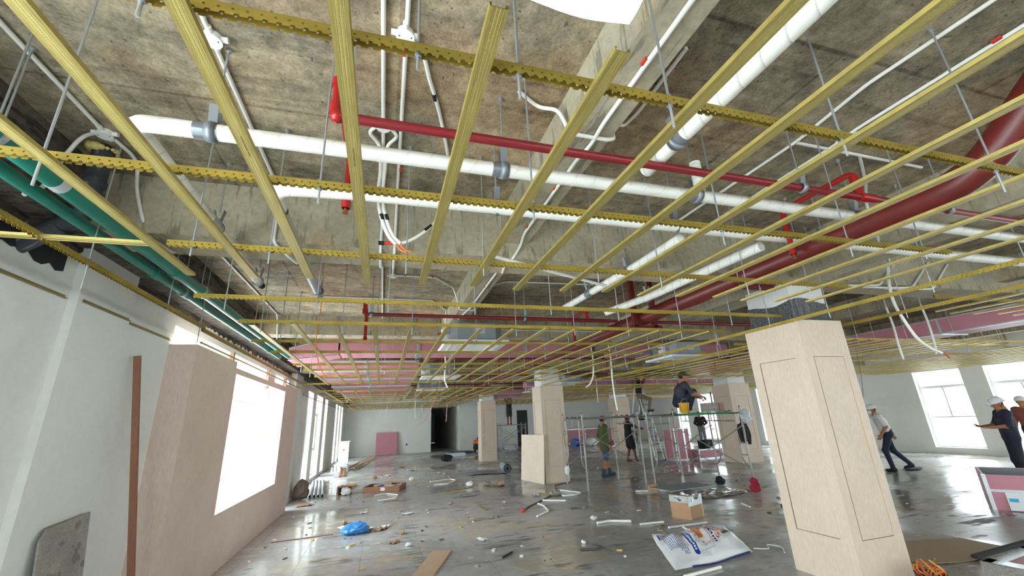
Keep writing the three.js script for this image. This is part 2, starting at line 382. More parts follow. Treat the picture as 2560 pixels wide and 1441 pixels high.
{
  const wl = struct('wall_left', pierced('z', ZF - .3, ZB + .3, 0, 3.13, XL - .3, XL, leftOpen), M.wall, 'white skimmed wall with tall window openings on the left', 'wall');
  // pier standing proud between the camera and the boarded window, and its ragged plaster top
  mesh('pier', metric(box(XL - .01, XL + .06, 0, 3.13, -4.5, -3.8)), M.wall, wl);
  mesh('pier', metric(box(XL - .01, XL + .03, 0, 3.13, -5.4, -4.505)), M.wall, wl);
  mesh('pier', metric(box(XL - .01, XL + .12, 0, 3.13, -13.1, -12.1)), M.wall, wl);
  // ragged mortar along the top of the plaster, and old black coating where the drain enters
  const jag = (z0, z1, y0, y1, n, amp, x) => { const pts = [[-z0, y1], [-z1, y1]]; for (let i = n; i >= 0; i--) pts.push([-(z0 + (z1 - z0) * i / n), y0 + amp * rnd()]); const g = extrude(polyShape(pts), .006); g.rotateY(Math.PI / 2); g.translate(x, 0, 0); return metric(g); };
  mesh('ragged_mortar', jag(-3.8, -1.8, 3.04, 3.128, 40, .06, XL), M.edgeBeam, wl); mesh('ragged_mortar', jag(-5.4, -4.52, 3.0, 3.128, 24, .07, XL + .031), M.edgeBeam, wl); mesh('ragged_mortar', jag(-12.0, -5.42, 3.03, 3.128, 110, .06, XL), M.edgeBeam, wl);
  mesh('black_coating', jag(-3.66, -3.06, 2.86, 3.07, 9, .07, XL + .004), M.dark, wl);
  for (const [x, y] of [[1.55, .55]]) mesh('outlet_hole', bx(.1, .1, .01, x, y, ZF + .004), M.dark, wl);
  struct('wall_right', pierced('z', ZF - .3, ZB + .3, 0, SLAB, XR, XR + .3, rightOpen), M.wallRight, 'pale wall with awning windows far across the room', 'wall');
  struct('wall_far', pierced('x', XL, XR, 0, SLAB, ZF - .2, ZF, [[3.1, 4.95, 0, 2.85], [9.1, 9.9, 0, 2.4]]), M.wall, 'white end wall with a dark corridor opening', 'wall');
  struct('wall_back', pierced('x', XL, XR, 0, SLAB, ZB, ZB + .25, [[-1, 1, 1.4, 2.7], [3.5, 6, 1.4, 2.7], [8.5, 11, 1.4, 2.7], [13.5, 16, 1.4, 2.7]]), M.wall, 'wall behind the camera with windows', 'wall');
  struct('wall_corridor', metric(merge([box(3.0, 3.1, 0, SLAB, ZF - 14.2, ZF - .2), box(4.95, 5.05, 0, SLAB, ZF - 14.2, ZF - .2), box(3.0, 5.05, 0, SLAB, ZF - 14.3, ZF - 14.2), box(3.1, 4.95, 2.85, 2.95, ZF - 14.2, ZF - .2)])), M.wall, 'unlit corridor walls behind the end wall opening', 'wall');
  const d = struct('door_1', box(9.1, 9.9, 0, 2.4, ZF - .12, ZF - .06), std({ color: 0x2b2a2c, roughness: .6 }), 'dark door leaf in the end wall behind the far scaffold', 'door');
  mesh('handle', bx(.03, .16, .04, 9.2, 1.0, ZF - .04), M.zinc, d);
  // second projection of the end wall, right of the corridor
  struct('wall_return', metric(box(4.95, 6.9, 0, SLAB, ZF - .001, ZF + .35)), M.wall, 'short white wall standing forward beside the corridor opening', 'wall');
}
// floor: tiles with open joints over a screed
{
  const fl = struct('floor', metric(box(XL - .3, XR + .3, -.2, -.012, ZF - 14.4, ZB + .3)), M.joint, 'dusty polished grey floor tiles', 'floor');
  const S = .8, all = [], rest = [];
  for (let i = 0; i < 27; i++) for (let k = 0; k < 62; k++) {
    const x0 = XL - .3 + i * S, x1 = Math.min(x0 + S, XR + .3), z1 = ZB - k * S, z0 = Math.max(z1 - S, ZF - 14.2);
    const cx = (x0 + x1) / 2, cz = (z0 + z1) / 2, vx = cx * .955 - cz * -.297, ang = Math.atan2(cx, -cz) - .30;
    const seen = cz < -2.6 && Math.abs(ang) < .9;
    all.push({ x0, x1, z0, z1, d: seen ? Math.hypot(cx, cz) : 1e3 + Math.hypot(cx, cz) });
  }
  all.sort((a, b) => a.d - b.d);
  all.forEach((t, i) => {
    const g = box(t.x0 + .0015, t.x1 - .0015, -.012, 0, t.z0 + .0015, t.z1 - .0015);
    if (i < 295) mesh('tile', metric(g), M.floor, fl); else rest.push(g);
  });
  const f = mesh('tile_field', metric(merge(rest)), M.floor, fl); f.userData.kind = 'stuff';
}
// windows: frame, mullions, panes; awning sashes stand open
let windowNo = 0;
function windowUnit(axis, a0, a1, y0, y1, t, out, { transom = 0, mid = 0, sashes = 1, open = 0, label }) {
  const g = new THREE.Group(); g.name = 'window_' + (++windowNo); g.userData = { kind: 'structure', label, category: 'window' }; scene.add(g);
  const B = (p, q, r, s, d0, d1) => axis === 'z' ? box(d0, d1, r, s, p, q) : box(p, q, r, s, d0, d1);
  const F = .05, d0 = t - .03, d1 = t + .03, bars = [B(a0, a0 + F, y0, y1, d0, d1), B(a1 - F, a1, y0, y1, d0, d1), B(a0 + F, a1 - F, y0, y0 + F, d0, d1), B(a0 + F, a1 - F, y1 - F, y1, d0, d1)];
  const rows = [y0 + F, ...(mid ? [mid] : []), ...(transom ? [transom] : []), y1 - F];
  for (const y of rows.slice(1, -1)) bars.push(B(a0 + F, a1 - F, y - .025, y + .025, d0, d1));
  mesh('window_frame', merge(bars), M.frame, g);
  for (let r = 0; r < rows.length - 1; r++) {
    const lo = rows[r] + (r ? .025 : 0), hi = rows[r + 1] - (r < rows.length - 2 ? .025 : 0), sash = mid && r === 1;
    const n = sash ? sashes : 1, w = (a1 - a0 - 2 * F) / n;
    for (let k = 0; k < n; k++) {
      const p = a0 + F + k * w + (k ? .02 : 0), q = a0 + F + (k + 1) * w - (k < n - 1 ? .02 : 0);
      if (k) mesh('mullion', B(p - .04, p, lo, hi, d0, d1), M.frame, g);
      if (sash && open) {                             // top-hung, pushed outwards at the foot
        const s = new THREE.Group(); s.name = 'sash'; g.add(s);
        const wq = q - p, hq = hi - lo, sf = .045;
        const parts = [bx(wq, sf, .04, 0, -sf / 2), bx(wq, sf, .04, 0, -hq + sf / 2), bx(sf, hq, .04, -wq / 2 + sf / 2, -hq / 2), bx(sf, hq, .04, wq / 2 - sf / 2, -hq / 2)];
        mesh('sash_frame', merge(parts), M.frame, s);
        mesh('pane', bx(wq - 2 * sf, hq - 2 * sf, .006, 0, -hq / 2), M.glass, s);
        const c = (p + q) / 2;
        if (axis === 'z') { s.position.set(t, hi, c); s.rotation.order = 'YXZ'; s.rotation.y = Math.PI / 2; s.rotation.x = -out * open; } else { s.position.set(c, hi, t); s.rotation.x = out * open; }
        const reach = Math.sin(open) * hq * .55, drop = Math.cos(open) * hq * .55;
        for (const e of [p + .03, q - .03]) mesh('stay_arm', axis === 'z' ? rod([t, hi - hq * .9, e], [t + out * reach, hi - drop, e], .008, 6) : rod([e, hi - hq * .9, t], [e, hi - drop, t + out * reach], .008, 6), M.zincDull, g);
      } else {
        if (sash) mesh('sash_frame', merge([B(p, q, lo, lo + .04, d0, d1), B(p, q, hi - .04, hi, d0, d1), B(p, p + .04, lo, hi, d0, d1), B(q - .04, q, lo, hi, d0, d1)]), M.frame, g);
        mesh('pane', B(p, q, lo, hi, t - .003, t + .003), M.glass, g);
      }
    }
  }
  return g;
}
const leftNames = ['tall window seen first through the board opening, sashes pushed open', 'narrow window seen second through the board opening', 'first tall slot window past the boarded stretch', 'second tall slot window past the boarded stretch', 'third tall slot window past the boarded stretch', 'first slot window of the group by the end wall', 'second slot window of the group by the end wall', 'last slot window in the left wall corner', 'left wall window beside the camera', 'left wall window behind the camera', 'left wall window in the back corner'];
leftOpen.forEach(([a, b, y0, y1], i) => windowUnit('z', a, b, y0, y1, XL - .2, -1, { transom: 2.28, mid: 1.0, sashes: b - a > 1.5 ? 3 : 1, open: i === 0 ? .42 : 0, label: leftNames[i] }));
const rightNames = ['awning window behind the man in the navy shirt', 'awning window with two open sashes behind the walking man', 'tall bright window just left of the large column casing', 'bright window behind the seated man on the scaffold', 'bright window between the man with the ladder and the far casing', 'awning window at the edge by the half hidden helmet', 'window in the far wall beyond the stacked ducts', 'far side window level with the camera', 'far side window behind the camera', 'narrow window hidden behind the large column casing'];
rightOpen.forEach(([a, b, y0, y1], i) => windowUnit('z', a, b, y0, y1, XR + .18, 1, { transom: 2.2, mid: 1.18, sashes: 2, open: i < 2 || i === 5 ? .38 : 0, label: rightNames[i] }));
[[-1, 1], [3.5, 6], [8.5, 11], [13.5, 16]].forEach(([a, b], i) => windowUnit('x', a, b, 1.4, 2.7, ZB + .15, 1, { label: ['first', 'second', 'third', 'fourth'][i] + ' window in the wall behind the camera' }));
for (const [a, b, y0, y1] of leftOpen) daylight(XL - .85, (y0 + y1) / 2, (a + b) / 2, b - a, y1 - y0, 1, 0);
for (const [a, b, y0, y1] of rightOpen) daylight(XR + .85, (y0 + y1) / 2, (a + b) / 2, b - a, y1 - y0, -1, 0);
for (const [a, b] of [[-1, 1], [3.5, 6], [8.5, 11], [13.5, 16]]) daylight((a + b) / 2, 2.05, ZB + .7, b - a, 1.3, 0, -1);

// ------------------------------------------------------------------ column casings of veneered board
function casing(x0, x1, z0, z1, h, label, top) {
  const cx = (x0 + x1) / 2, cz = (z0 + z1) / 2, o = thing('column_casing', label, 'column casing', [cx, 0, cz], 0, 'board casings round the columns');
  const w = x1 - x0, d = z1 - z0, T = .018;
  mesh('core', metric(bx(w - 2 * T - .004, h - .02, d - 2 * T - .004, 0, h / 2)), M.groove, o);
  for (const [dx, dz] of [[1, 0], [-1, 0], [0, 1], [0, -1]]) {
    const W = dx ? d : w, off = (dx ? w : d) / 2 - T / 2, g = (geo) => { geo = metric(geo, 1, dx * .3 + dz * .7, 0); geo.applyMatrix4(new THREE.Matrix4().makeRotationY(dx ? dx * Math.PI / 2 : dz > 0 ? 0 : Math.PI)); geo.translate(dx * off, 0, dz * off); return geo; };
    const s = W * .17, e = dx ? 0 : T;                 // stiles; the front and back boards sit between the sides
    const lo = .42, hi = h - .42, G = .005;
    mesh('stile', g(bx(s - e, h, T, -W / 2 + e + (s - e) / 2, h / 2, 0)), M.veneer, o);
    mesh('stile', g(bx(s - e, h, T, W / 2 - e - (s - e) / 2, h / 2, 0)), M.veneer, o);
    mesh('rail', g(bx(W - 2 * s, lo, T, 0, lo / 2, 0)), M.veneer, o);
    mesh('rail', g(bx(W - 2 * s, h - hi, T, 0, (h + hi) / 2, 0)), M.veneer, o);
    mesh('panel', g(bx(W - 2 * s - 2 * G, hi - lo - 2 * G, T, 0, (lo + hi) / 2, -.004)), M.veneer, o);
    for (const sx of [-1, 1]) mesh('edge_bead', g(bx(.004, hi - lo, .003, sx * (W / 2 - s - .001), (lo + hi) / 2, T / 2)), sx > 0 ? M.boardEdge : M.groove, o);
  }
  // the concrete column above it
  const c = struct('column', metric(box(x0 + .07, x1 - .07, h - .05, 3.15, z0 + .07, z1 - .07)), M.wall, 'white painted concrete column head above ' + top, 'column');
  return { o, c };
}
casing(4.46, 5.15, -4.24, -3.5, 2.66, 'large beige column casing, nearest to the camera, beside the printed sack', 'the large nearest casing');
casing(4.42, 5.14, -12.6, -11.85, 2.66, 'beige column casing with a loose board leaning on it', 'the casing with the leaning board');
casing(4.4, 5.12, -20.7, -19.95, 2.66, 'small distant beige column casing left of the leaning board', 'the distant casing by the corridor');
casing(11.7, 12.6, -13.15, -12.3, 2.62, 'beige column casing behind the green scaffold deck', 'the casing behind the green deck');
casing(11.7, 12.5, -21.0, -20.2, 2.62, 'beige column casing behind the aluminium ladder', 'the casing behind the ladder');
// reflective bubble foil round the nearest column head
{
  const o = tag(mesh('foil_wrap', merge([[4.525, 5.085, -4.175, -3.565]].flatMap(([x0, x1, z0, z1]) => {
    const mk = (n, f) => { const s = new THREE.PlaneGeometry(1, 1, 24, 10), p = s.attributes.position; for (let i = 0; i < p.count; i++) { const u = p.getX(i) + .5, v = p.getY(i) + .5, wv = .006 * Math.sin(u * 60) + .004 * Math.sin(u * 23 + v * 9); const [x, y, z] = f(u, v, wv + .004); p.setXYZ(i, x, y, z); } s.computeVertexNormals(); return clean(s); };
    const top = (u) => 2.915 + .03 * Math.sin(u * 5);
    return [mk(0, (u, v, w) => [x0 + (x1 - x0) * u, 2.64 + (top(u) - 2.64) * v, z1 + w]), mk(1, (u, v, w) => [x0 - w, 2.64 + (top(u + .3) - 2.64) * v, z0 + (z1 - z0) * u]), mk(2, (u, v, w) => [x1 + w, 2.64 + (top(u) - 2.64) * v, z1 - (z1 - z0) * u])];
  })), M.bubbleFoil), 'silver bubble foil wrapped round the head of the nearest column', 'insulation foil');
}
// ------------------------------------------------------------------ boarded window surround on the left wall
{
  const o = thing('window_surround', 'pinkish board lining with a window cut-out standing before the left wall', 'wall panelling', [XL, 0, 0]);
  const s = polyShape([[5.36, 0], [11.42, 0], [11.42, 2.66], [9.95, 2.66], [9.95, 2.60], [8.95, 2.60], [8.95, 2.66], [8.5, 2.66], [8.5, 2.58], [6.75, 2.58], [6.75, 2.66], [5.36, 2.66]]);
  s.holes.push(new THREE.Path([[6.78, .72], [6.78, 2.5], [10.02, 2.5], [10.02, .72]].map(([a, b]) => new THREE.Vector2(a, b))));
  const g = extrude(s, .018); g.rotateY(Math.PI / 2); g.translate(.282, 0, 0);      // shape x -> -z
  mesh('front_board', metric(g), M.panelBoard, o);
  mesh('end_board', metric(box(0.035, .282, 0, 2.66, -5.378, -5.36)), M.panelBoard, o);
  mesh('end_board', metric(box(0.125, .282, 0, 2.66, -11.42, -11.402)), M.panelBoard, o);
  const lin = [box(.01, .282, .702, .72, -10.02, -6.78), box(.01, .282, 2.5, 2.518, -10.02, -6.78), box(.01, .282, .72, 2.5, -10.038, -10.02), box(.01, .282, .72, 2.5, -6.78, -6.762)];
  for (const l of lin) mesh('lining', metric(l), M.reveal, o);
  for (const z of [-6.62, -8.62, -10.05]) mesh('batten', metric(box(.235, .282, 2.45, 2.78, z - .05, z)), M.redWood, o);
  tag(mesh('timber_strip', metric((() => { const a = V(XL + .36, .012, -4.98), b = V(XL + .085, 2.43, -4.7), g = new THREE.BoxGeometry(.05, a.distanceTo(b), .028); g.applyMatrix4(new THREE.Matrix4().compose(a.clone().add(b).multiplyScalar(.5), new THREE.Quaternion().setFromUnitVectors(V(0, 1, 0), b.clone().sub(a).normalize()), V(1, 1, 1))); return clean(g); })()), M.redWood), 'long reddish timber strip leaning on the white wall', 'timber strip');
  const cb = mesh('cement_board', metric(extrude((() => { const q = polyShape([[0, 0], [.52, 0], [.52, 1.16], [.06, 1.13], [0, 1.06]]); return q; })(), .014)), M.cement);
  cb.rotation.order = 'YXZ'; cb.rotation.y = Math.PI / 2; cb.rotation.x = -.10; cb.position.set(XL + .20, .003, -4.0); tag(cb, 'grey cement board offcut leaning in the lower left corner', 'board');
}
// ------------------------------------------------------------------ suspended ceiling grid
const PITCH = .033;
function flangeCell(detail, th) {
  const h = .036, w = PITCH, n = .010, s = polyShape([[0, 0], [0, -h], [w * .5 - n * .5 - .002, -h], [w * .5 - n * .5, -h + .007], [w * .5 + n * .5, -h + .007], [w * .5 + n * .5 + .002, -h], [w, -h], [w, 0]]);
  if (detail) { const c = new THREE.Path(); c.absarc(w * .02 + .006, -h * .45, .0042, 0, Math.PI * 2, true); s.holes.push(c); }
  return detail ? clean(new THREE.ExtrudeGeometry(s, { depth: th, bevelEnabled: false, curveSegments: 3 })) : clean(new THREE.ShapeGeometry(s));
}
const cellFine = flangeCell(true, .0009), cellPlain = flangeCell(false);
function trackGeo(L, fine) {                              // along +x from 0, top at y = 0
  const n = Math.max(1, Math.round(L / PITCH)), W = .011, list = [], cell = fine ? cellFine : cellPlain;
  for (const z of [-W, W]) for (let i = 0; i < n; i++) { const c = cell.clone(); c.translate(i * PITCH, 0, z); list.push(c); }
  list.push(box(0, n * PITCH, -.001, .0, -W, W + .001));
  const g = mergeGeometries(list), p = g.attributes.position, uv = g.attributes.uv;
  for (let i = 0; i < p.count; i++) uv.setXY(i, p.getX(i), p.getY(i) * 4 + p.getZ(i) * 4);
  return g;
}
const TT = GRID + .025 + .034;                           // top of the tracks
function track(x0, x1, z, fine, label, group) {
  const m = mesh('perforated_track', trackGeo(x1 - x0, fine), M.goldTrack); m.position.set(x0, TT, z);
  return tag(m, label, 'ceiling track', group);
}
function trackZ(x, z0, z1, fine, label, group, top = TT) {           // along -z from z0 to z1
  const m = mesh('perforated_track', trackGeo(Math.abs(z1 - z0), fine), M.goldTrack); m.position.set(x, top, z0); m.rotation.y = Math.PI / 2;
  return tag(m, label, 'ceiling track', group);
}
const ordinal = (n) => n + (n % 100 > 10 && n % 100 < 14 ? 'th' : ['th', 'st', 'nd', 'rd'][n % 10] ?? 'th');
// first bay, over the camera
const T = [-.98, -1.81, -2.63, -3.71, -4.57];
track(-1.32, 4.66, T[0], true, 'perforated gold track crossing the top of the picture, closest to the camera', 'cross tracks of the near bay');
track(-1.95, 4.0, T[1], true, 'perforated gold track, second from the camera', 'cross tracks of the near bay');
track(-1.22, 4.1, T[2], true, 'perforated gold track, third from the camera', 'cross tracks of the near bay');
track(-1.47, 4.66, T[3], true, 'perforated gold track, fourth from the camera, starting short of the left wall', 'cross tracks of the near bay');
track(-1.4, 4.45, T[4], true, 'perforated gold track, fifth from the camera, where the far channels begin', 'cross tracks of the near bay');
trackZ(-1.8, -2.1, -4.92, true, 'perforated gold track running away along the white left wall', 'tracks running away');
trackZ(-1.85, -5.0, -11.2, false, 'perforated gold track along the boarded window surround', 'tracks running away');
trackZ(4.43, 0, -11.6, true, 'perforated gold track running away along the left faces of the near column row', 'tracks running away', 2.672);
trackZ(5.44, -.4, -11.6, true, 'perforated gold track running away just right of the near column row', 'tracks running away', 2.672);
const far1 = [-5.6, -6.4, -7.7, -8.42, -9.5, -11.1, -13.2, -14.4, -15.6, -16.8, -18.0, -19.2, -21.4, -22.6, -23.8, -25.0, -26.2, -27.6];
far1.forEach((z, i) => track(i < 5 ? -1.55 + .04 * i : -1.9, 4.35, z, false, 'perforated cross track, ' + ordinal(i + 6) + ' from the camera on the window side', 'far cross tracks on the window side'));
const far2 = [-4.95, -5.5, -6.4, -7.5, -8.6, -9.7, -10.8, -13.4, -14.6, -15.8, -17.0, -18.2, -21.6, -23, -24.4, -26];
track(5.5, 8.1, -1.3, true, 'short perforated cross track overhead beyond the large column casing', 'cross tracks beyond the near column row'); track(5.5, 8.1, -2.75, true, 'short perforated cross track, second one beyond the large column casing', 'cross tracks beyond the near column row');
far2.forEach((z, i) => track(5.5, 17.9, z, i < 2, 'perforated cross track, ' + ordinal(i + 1) + ' from the camera beyond the near column row', 'cross tracks beyond the near column row'));
// furring channels
function channelGeo(L) {                                   // along -z from 0; web underneath at y = 0
  const w = .025, h = .015, t = .0012;
  const prof = polyShape([[-w, 0], [-w + .010, 0], [-w + .011, .0018], [-w + .014, .0018], [-w + .015, 0], [w - .015, 0], [w - .014, .0018], [w - .011, .0018], [w - .010, 0], [w, 0], [w + .002, h], [w - .006, h], [w - .006, h - t], [w - .001, h - t], [w - .002, t + .0018], [-w + .002, t + .0018], [-w + .001, h - t], [-w + .006, h - t], [-w + .006, h], [-w - .002, h]]);
  const g = extrude(prof, L); g.translate(0, 0, -L);
  return g;
}
function channel(x, z0, z1, label, group, near, y = GRID) {
  const L = Math.abs(z1 - z0), o = near ? thing('furring_channel', label, 'ceiling channel', [x, y, z0], 0, group) : null;
  if (!near) { const g = channelGeo(L), p = g.attributes.position, uv = g.attributes.uv; for (let i = 0; i < p.count; i++) uv.setXY(i, p.getX(i) * 14, p.getZ(i) * 2.5); const m = mesh('furring_channel', g, M.gold); m.position.set(x, y, z0); return tag(m, label, 'ceiling channel', group); }
  const g = channelGeo(L), p = g.attributes.position, uv = g.attributes.uv; for (let i = 0; i < p.count; i++) uv.setXY(i, p.getX(i) * 14, p.getZ(i) * 2.5);
  mesh('channel_body', g, M.gold, o);
  const k = new THREE.PlaneGeometry(.029, L); k.rotateX(Math.PI / 2); k.translate(0, -.0003, -L / 2);
  const kp = k.attributes.position; for (let i = 0; i < kp.count; i++) k.attributes.uv.setXY(i, (kp.getX(i) + .0145) / .029, -kp.getZ(i));
  mesh('knurled_face', clean(k), M.knurl, o);
  return o;
}
const nearX = [-1.26, -.89, -.533, -.155, .238, .622, .99, 1.39, 1.765, 2.15, 2.53, 2.92, 3.30, 3.68, 4.06];
const nearStart = { 4: -.76, 5: -.8 };
nearX.forEach((x, i) => channel(x, nearStart[i] ?? .4, -3.05 - (i === 1 ? .02 : 0) + .03 * ((i * 7) % 3 - 1), 'gold furring channel of the near bay, ' + ordinal(i + 1) + ' counted from the left wall', 'furring channels of the near bay', i < 10));
// maker's print on two of them
function print(text, w, h, colour, bg) {
  const c = document.createElement('canvas'); c.width = 256; c.height = 32; const x = c.getContext('2d');
  x.fillStyle = bg; x.fillRect(0, 0, 256, 32); x.fillStyle = colour; x.font = 'bold 22px sans-serif'; x.textAlign = 'center'; x.textBaseline = 'middle'; x.fillText(text, 128, 17);
  const t = new THREE.CanvasTexture(c); return t;
}
{
  const t = print('VINHTUONG EKO', 0, 0, '#ffffff', '#000000'), m = std({ color: 0x6a5520, roughness: .6, alphaMap: t, transparent: true });
  for (const [i, z] of [[2, -1.52], [3, -1.5], [5, -2.25], [6, -1.85], [7, -1.75]]) { const g = new THREE.PlaneGeometry(.17, .015); g.rotateX(Math.PI / 2); g.rotateY(Math.PI / 2); g.translate(0, -.0006, z - (nearStart[i] ?? .4)); mesh('stamped_print', clean(g), m, scene.children.filter((o) => o.name.startsWith('furring_channel'))[i]); }
}
tag((() => { const g = channelGeo(.9); g.rotateY(-Math.PI / 2); const m = mesh('furring_channel', g, M.gold); m.position.set(-2.2, GRID + .03, T[2] - .02); return m; })(), 'plain gold channel piece lying at the left end of the third cross track', 'ceiling channel');
const colX = (x0, n, s) => Array.from({ length: n }, (_, i) => x0 + i * s);
const bays = [
  ['second bay on the window side', colX(-1.28, 15, .385), -4.5, -10.9],
  ['third bay on the window side', colX(-1.6, 15, .395), -12.9, -19.4],
  ['fourth bay on the window side', colX(-1.6, 15, .4), -21.2, -27.8],
  ['strip over the open duct piece', colX(5.85, 6, .385), .3, -3.1],
  ['first bay beyond the near column row', colX(6.05, 14, .385), -4.8, -11.0],
  ['second bay beyond the near column row', colX(5.9, 14, .4), -13.2, -19.2],
  ['third bay beyond the near column row', colX(5.9, 14, .4), -21.4, -27.5],
  ['first bay beside the far wall', colX(12.8, 12, .42), -4.8, -10.9],
  ['second bay beside the far wall', colX(12.8, 12, .42), -13.2, -19.5],
];
for (const [name, xs, z0, z1] of bays) xs.forEach((x, i) => channel(x, z0 + rr(-.06, .06), z1 + rr(-.25, .25), 'gold furring channel, ' + ordinal(i + 1) + ' from the left in the ' + name, 'furring channels, ' + name, false));
// wall angles
function angle(p, q, label) { const d = V(...q).sub(V(...p)), L = d.length(), g = merge([bx(.003, .025, L, 0, 0, L / 2), bx(.022, .003, L, .011, -.011, L / 2)]); const m = mesh('wall_angle', g, M.brownAngle); m.position.set(...p); m.rotation.y = Math.atan2(d.x, d.z); return tag(m, label, 'wall angle', 'wall angles along the left wall'); }
angle([XL + .004, GRID + .01, -3.76], [XL + .004, GRID + .01, -1.8], 'gold wall angle fixed on the white wall closest to the camera');
angle([XL + .064, GRID + .01, -4.48], [XL + .064, GRID + .01, -3.85], 'short gold wall angle fixed on the proud pier');
angle([XL + .034, GRID + .0, -5.34], [XL + .034, GRID + .0, -4.53], 'gold wall angle ending at the boarded window surround');
angle([XL + .305, GRID - .02, -12.0], [XL + .305, GRID - .02, -5.4], 'long gold wall angle over the boarded window surround');
angle([XL + .004, GRID, -29.4], [XL + .004, GRID, -13.2], 'long gold wall angle over the slot windows');
// hanger rods
const rodGeo = (len) => merge([rod([0, 0, 0], [0, len, 0], .005, 6), rod([0, len - .012, 0], [0, len, 0], .016, 8), rod([0, len - .028, 0], [0, len - .012, 0], .010, 6)]);
const nutGeo = rod([0, -.008, 0], [0, .0, 0], .011, 6);
let rodNo = {};
const rodGeos = new Map();
function hanger(x, z, bottom, row, group) {
  const k = rodNo[row] = (rodNo[row] ?? 0) + 1, y0 = bottom, len = Math.round((SLAB - y0) * 50) / 50;
  if (!rodGeos.has(len)) rodGeos.set(len, rodGeo(len));
  const o = thing('hanger_rod', 'galvanised hanger rod on the ' + row + ', ' + ordinal(k) + ' from the left', 'hanger rod', [x, SLAB - len, z], 0, group);
  mesh('threaded_rod', rodGeos.get(len), M.zinc, o);
  for (const dy of [.009, -.034]) { const n = mesh('nut', nutGeo, M.zincDull, o); n.position.y = TT - (SLAB - len) + dy; }
}
const names = ['closest cross track', 'second cross track', 'third cross track', 'fourth cross track', 'fifth cross track'];
const rodsAt = [[-.62, .05, .36, .92, 1.75, 2.75, 3.9], [-1.72, -1.30, -.32, .70, 1.9, 2.95, 3.7], [-1.1, -.70, .1, .62, 1.5, 2.05, 2.9, 3.6], [-1.25, -.58, .0, .78, 1.55, 2.3, 3.05, 3.75, 4.3], [-1.2, -.45, .26, 1.45, 2.2, 2.95, 3.75]];
rodsAt.forEach((xs, i) => xs.forEach((x) => hanger(x, T[i], GRID - rr(.02, .10), names[i], 'hanger rods of the near bay')));
far1.forEach((z, i) => { if (i < 13) for (let k = 0; k < 5; k++) hanger(-1.3 + k * 1.3 + rr(-.15, .15), z, GRID - rr(-.03, .09), ordinal(i + 6) + ' window-side cross track', 'hanger rods of the window side'); });
far2.forEach((z, i) => { if (i < 9) for (let k = 0; k < 7; k++) hanger(6.1 + k * 1.35 + rr(-.15, .15), z, GRID - rr(-.03, .06), ordinal(i + 1) + ' cross track past the columns', 'hanger rods beyond the near column row'); });
for (const z of [-1.2, -2.2, -3.1, -4.7, -5.9, -7.1]) hanger(4.43, z, GRID - .12, 'track along the near columns', 'hanger rods along the column row');
for (const z of [-1.0, -2.0, -3.0, -4.6, -5.8, -7.0]) hanger(5.44, z, GRID - .12, 'track just right of the columns', 'hanger rods along the column row');
for (const z of [-2.25, -3.05, -4.1, -4.8]) hanger(-1.8, z, GRID - .12, 'track along the white left wall', 'hanger rods along the left wall');

// ------------------------------------------------------------------ services under the slab
const ys = SLAB - .016;                                   // conduits clipped to the slab
const W = (o, name, geo, mat) => mesh(name, geo, mat, o);
function clevis(o, x, y, z, r, along, top = SLAB) {       // strap hanger with its rod, a part of the pipe it carries
  const g = new THREE.TorusGeometry(r + .006, .006, 4, 20); g.scale(1, 1, 4); if (along === 'x') g.rotateY(Math.PI / 2);
  g.translate(x, y, z);
  const s = along === 'x' ? merge([bx(.04, .10, .004, x, y + r + .05, z - .022, -.2), bx(.04, .10, .004, x, y + r + .05, z + .022, .2)]) : merge([bx(.004, .10, .04, x - .022, y + r + .05, z, 0, 0, .2), bx(.004, .10, .04, x + .022, y + r + .05, z, 0, 0, -.2)]);
  W(o, 'clevis_hanger', merge([clean(g), s]), M.zincDull);
  W(o, 'hanger_rod', merge([rod([x, y + r + .09, z], [x, top, z], .0055, 6), rod([x, top - .02, z], [x, top, z], .015, 8)]), M.zinc);
}
function bands(o, list, r, along, mat = M.tape, w = .1) { for (const [x, y, z] of list) W(o, 'tape_band', along === 'x' ? rod([x - w / 2, y, z], [x + w / 2, y, z], r + .002, 16) : rod([x, y, z - w / 2], [x, y, z + w / 2], r + .002, 16), mat); }
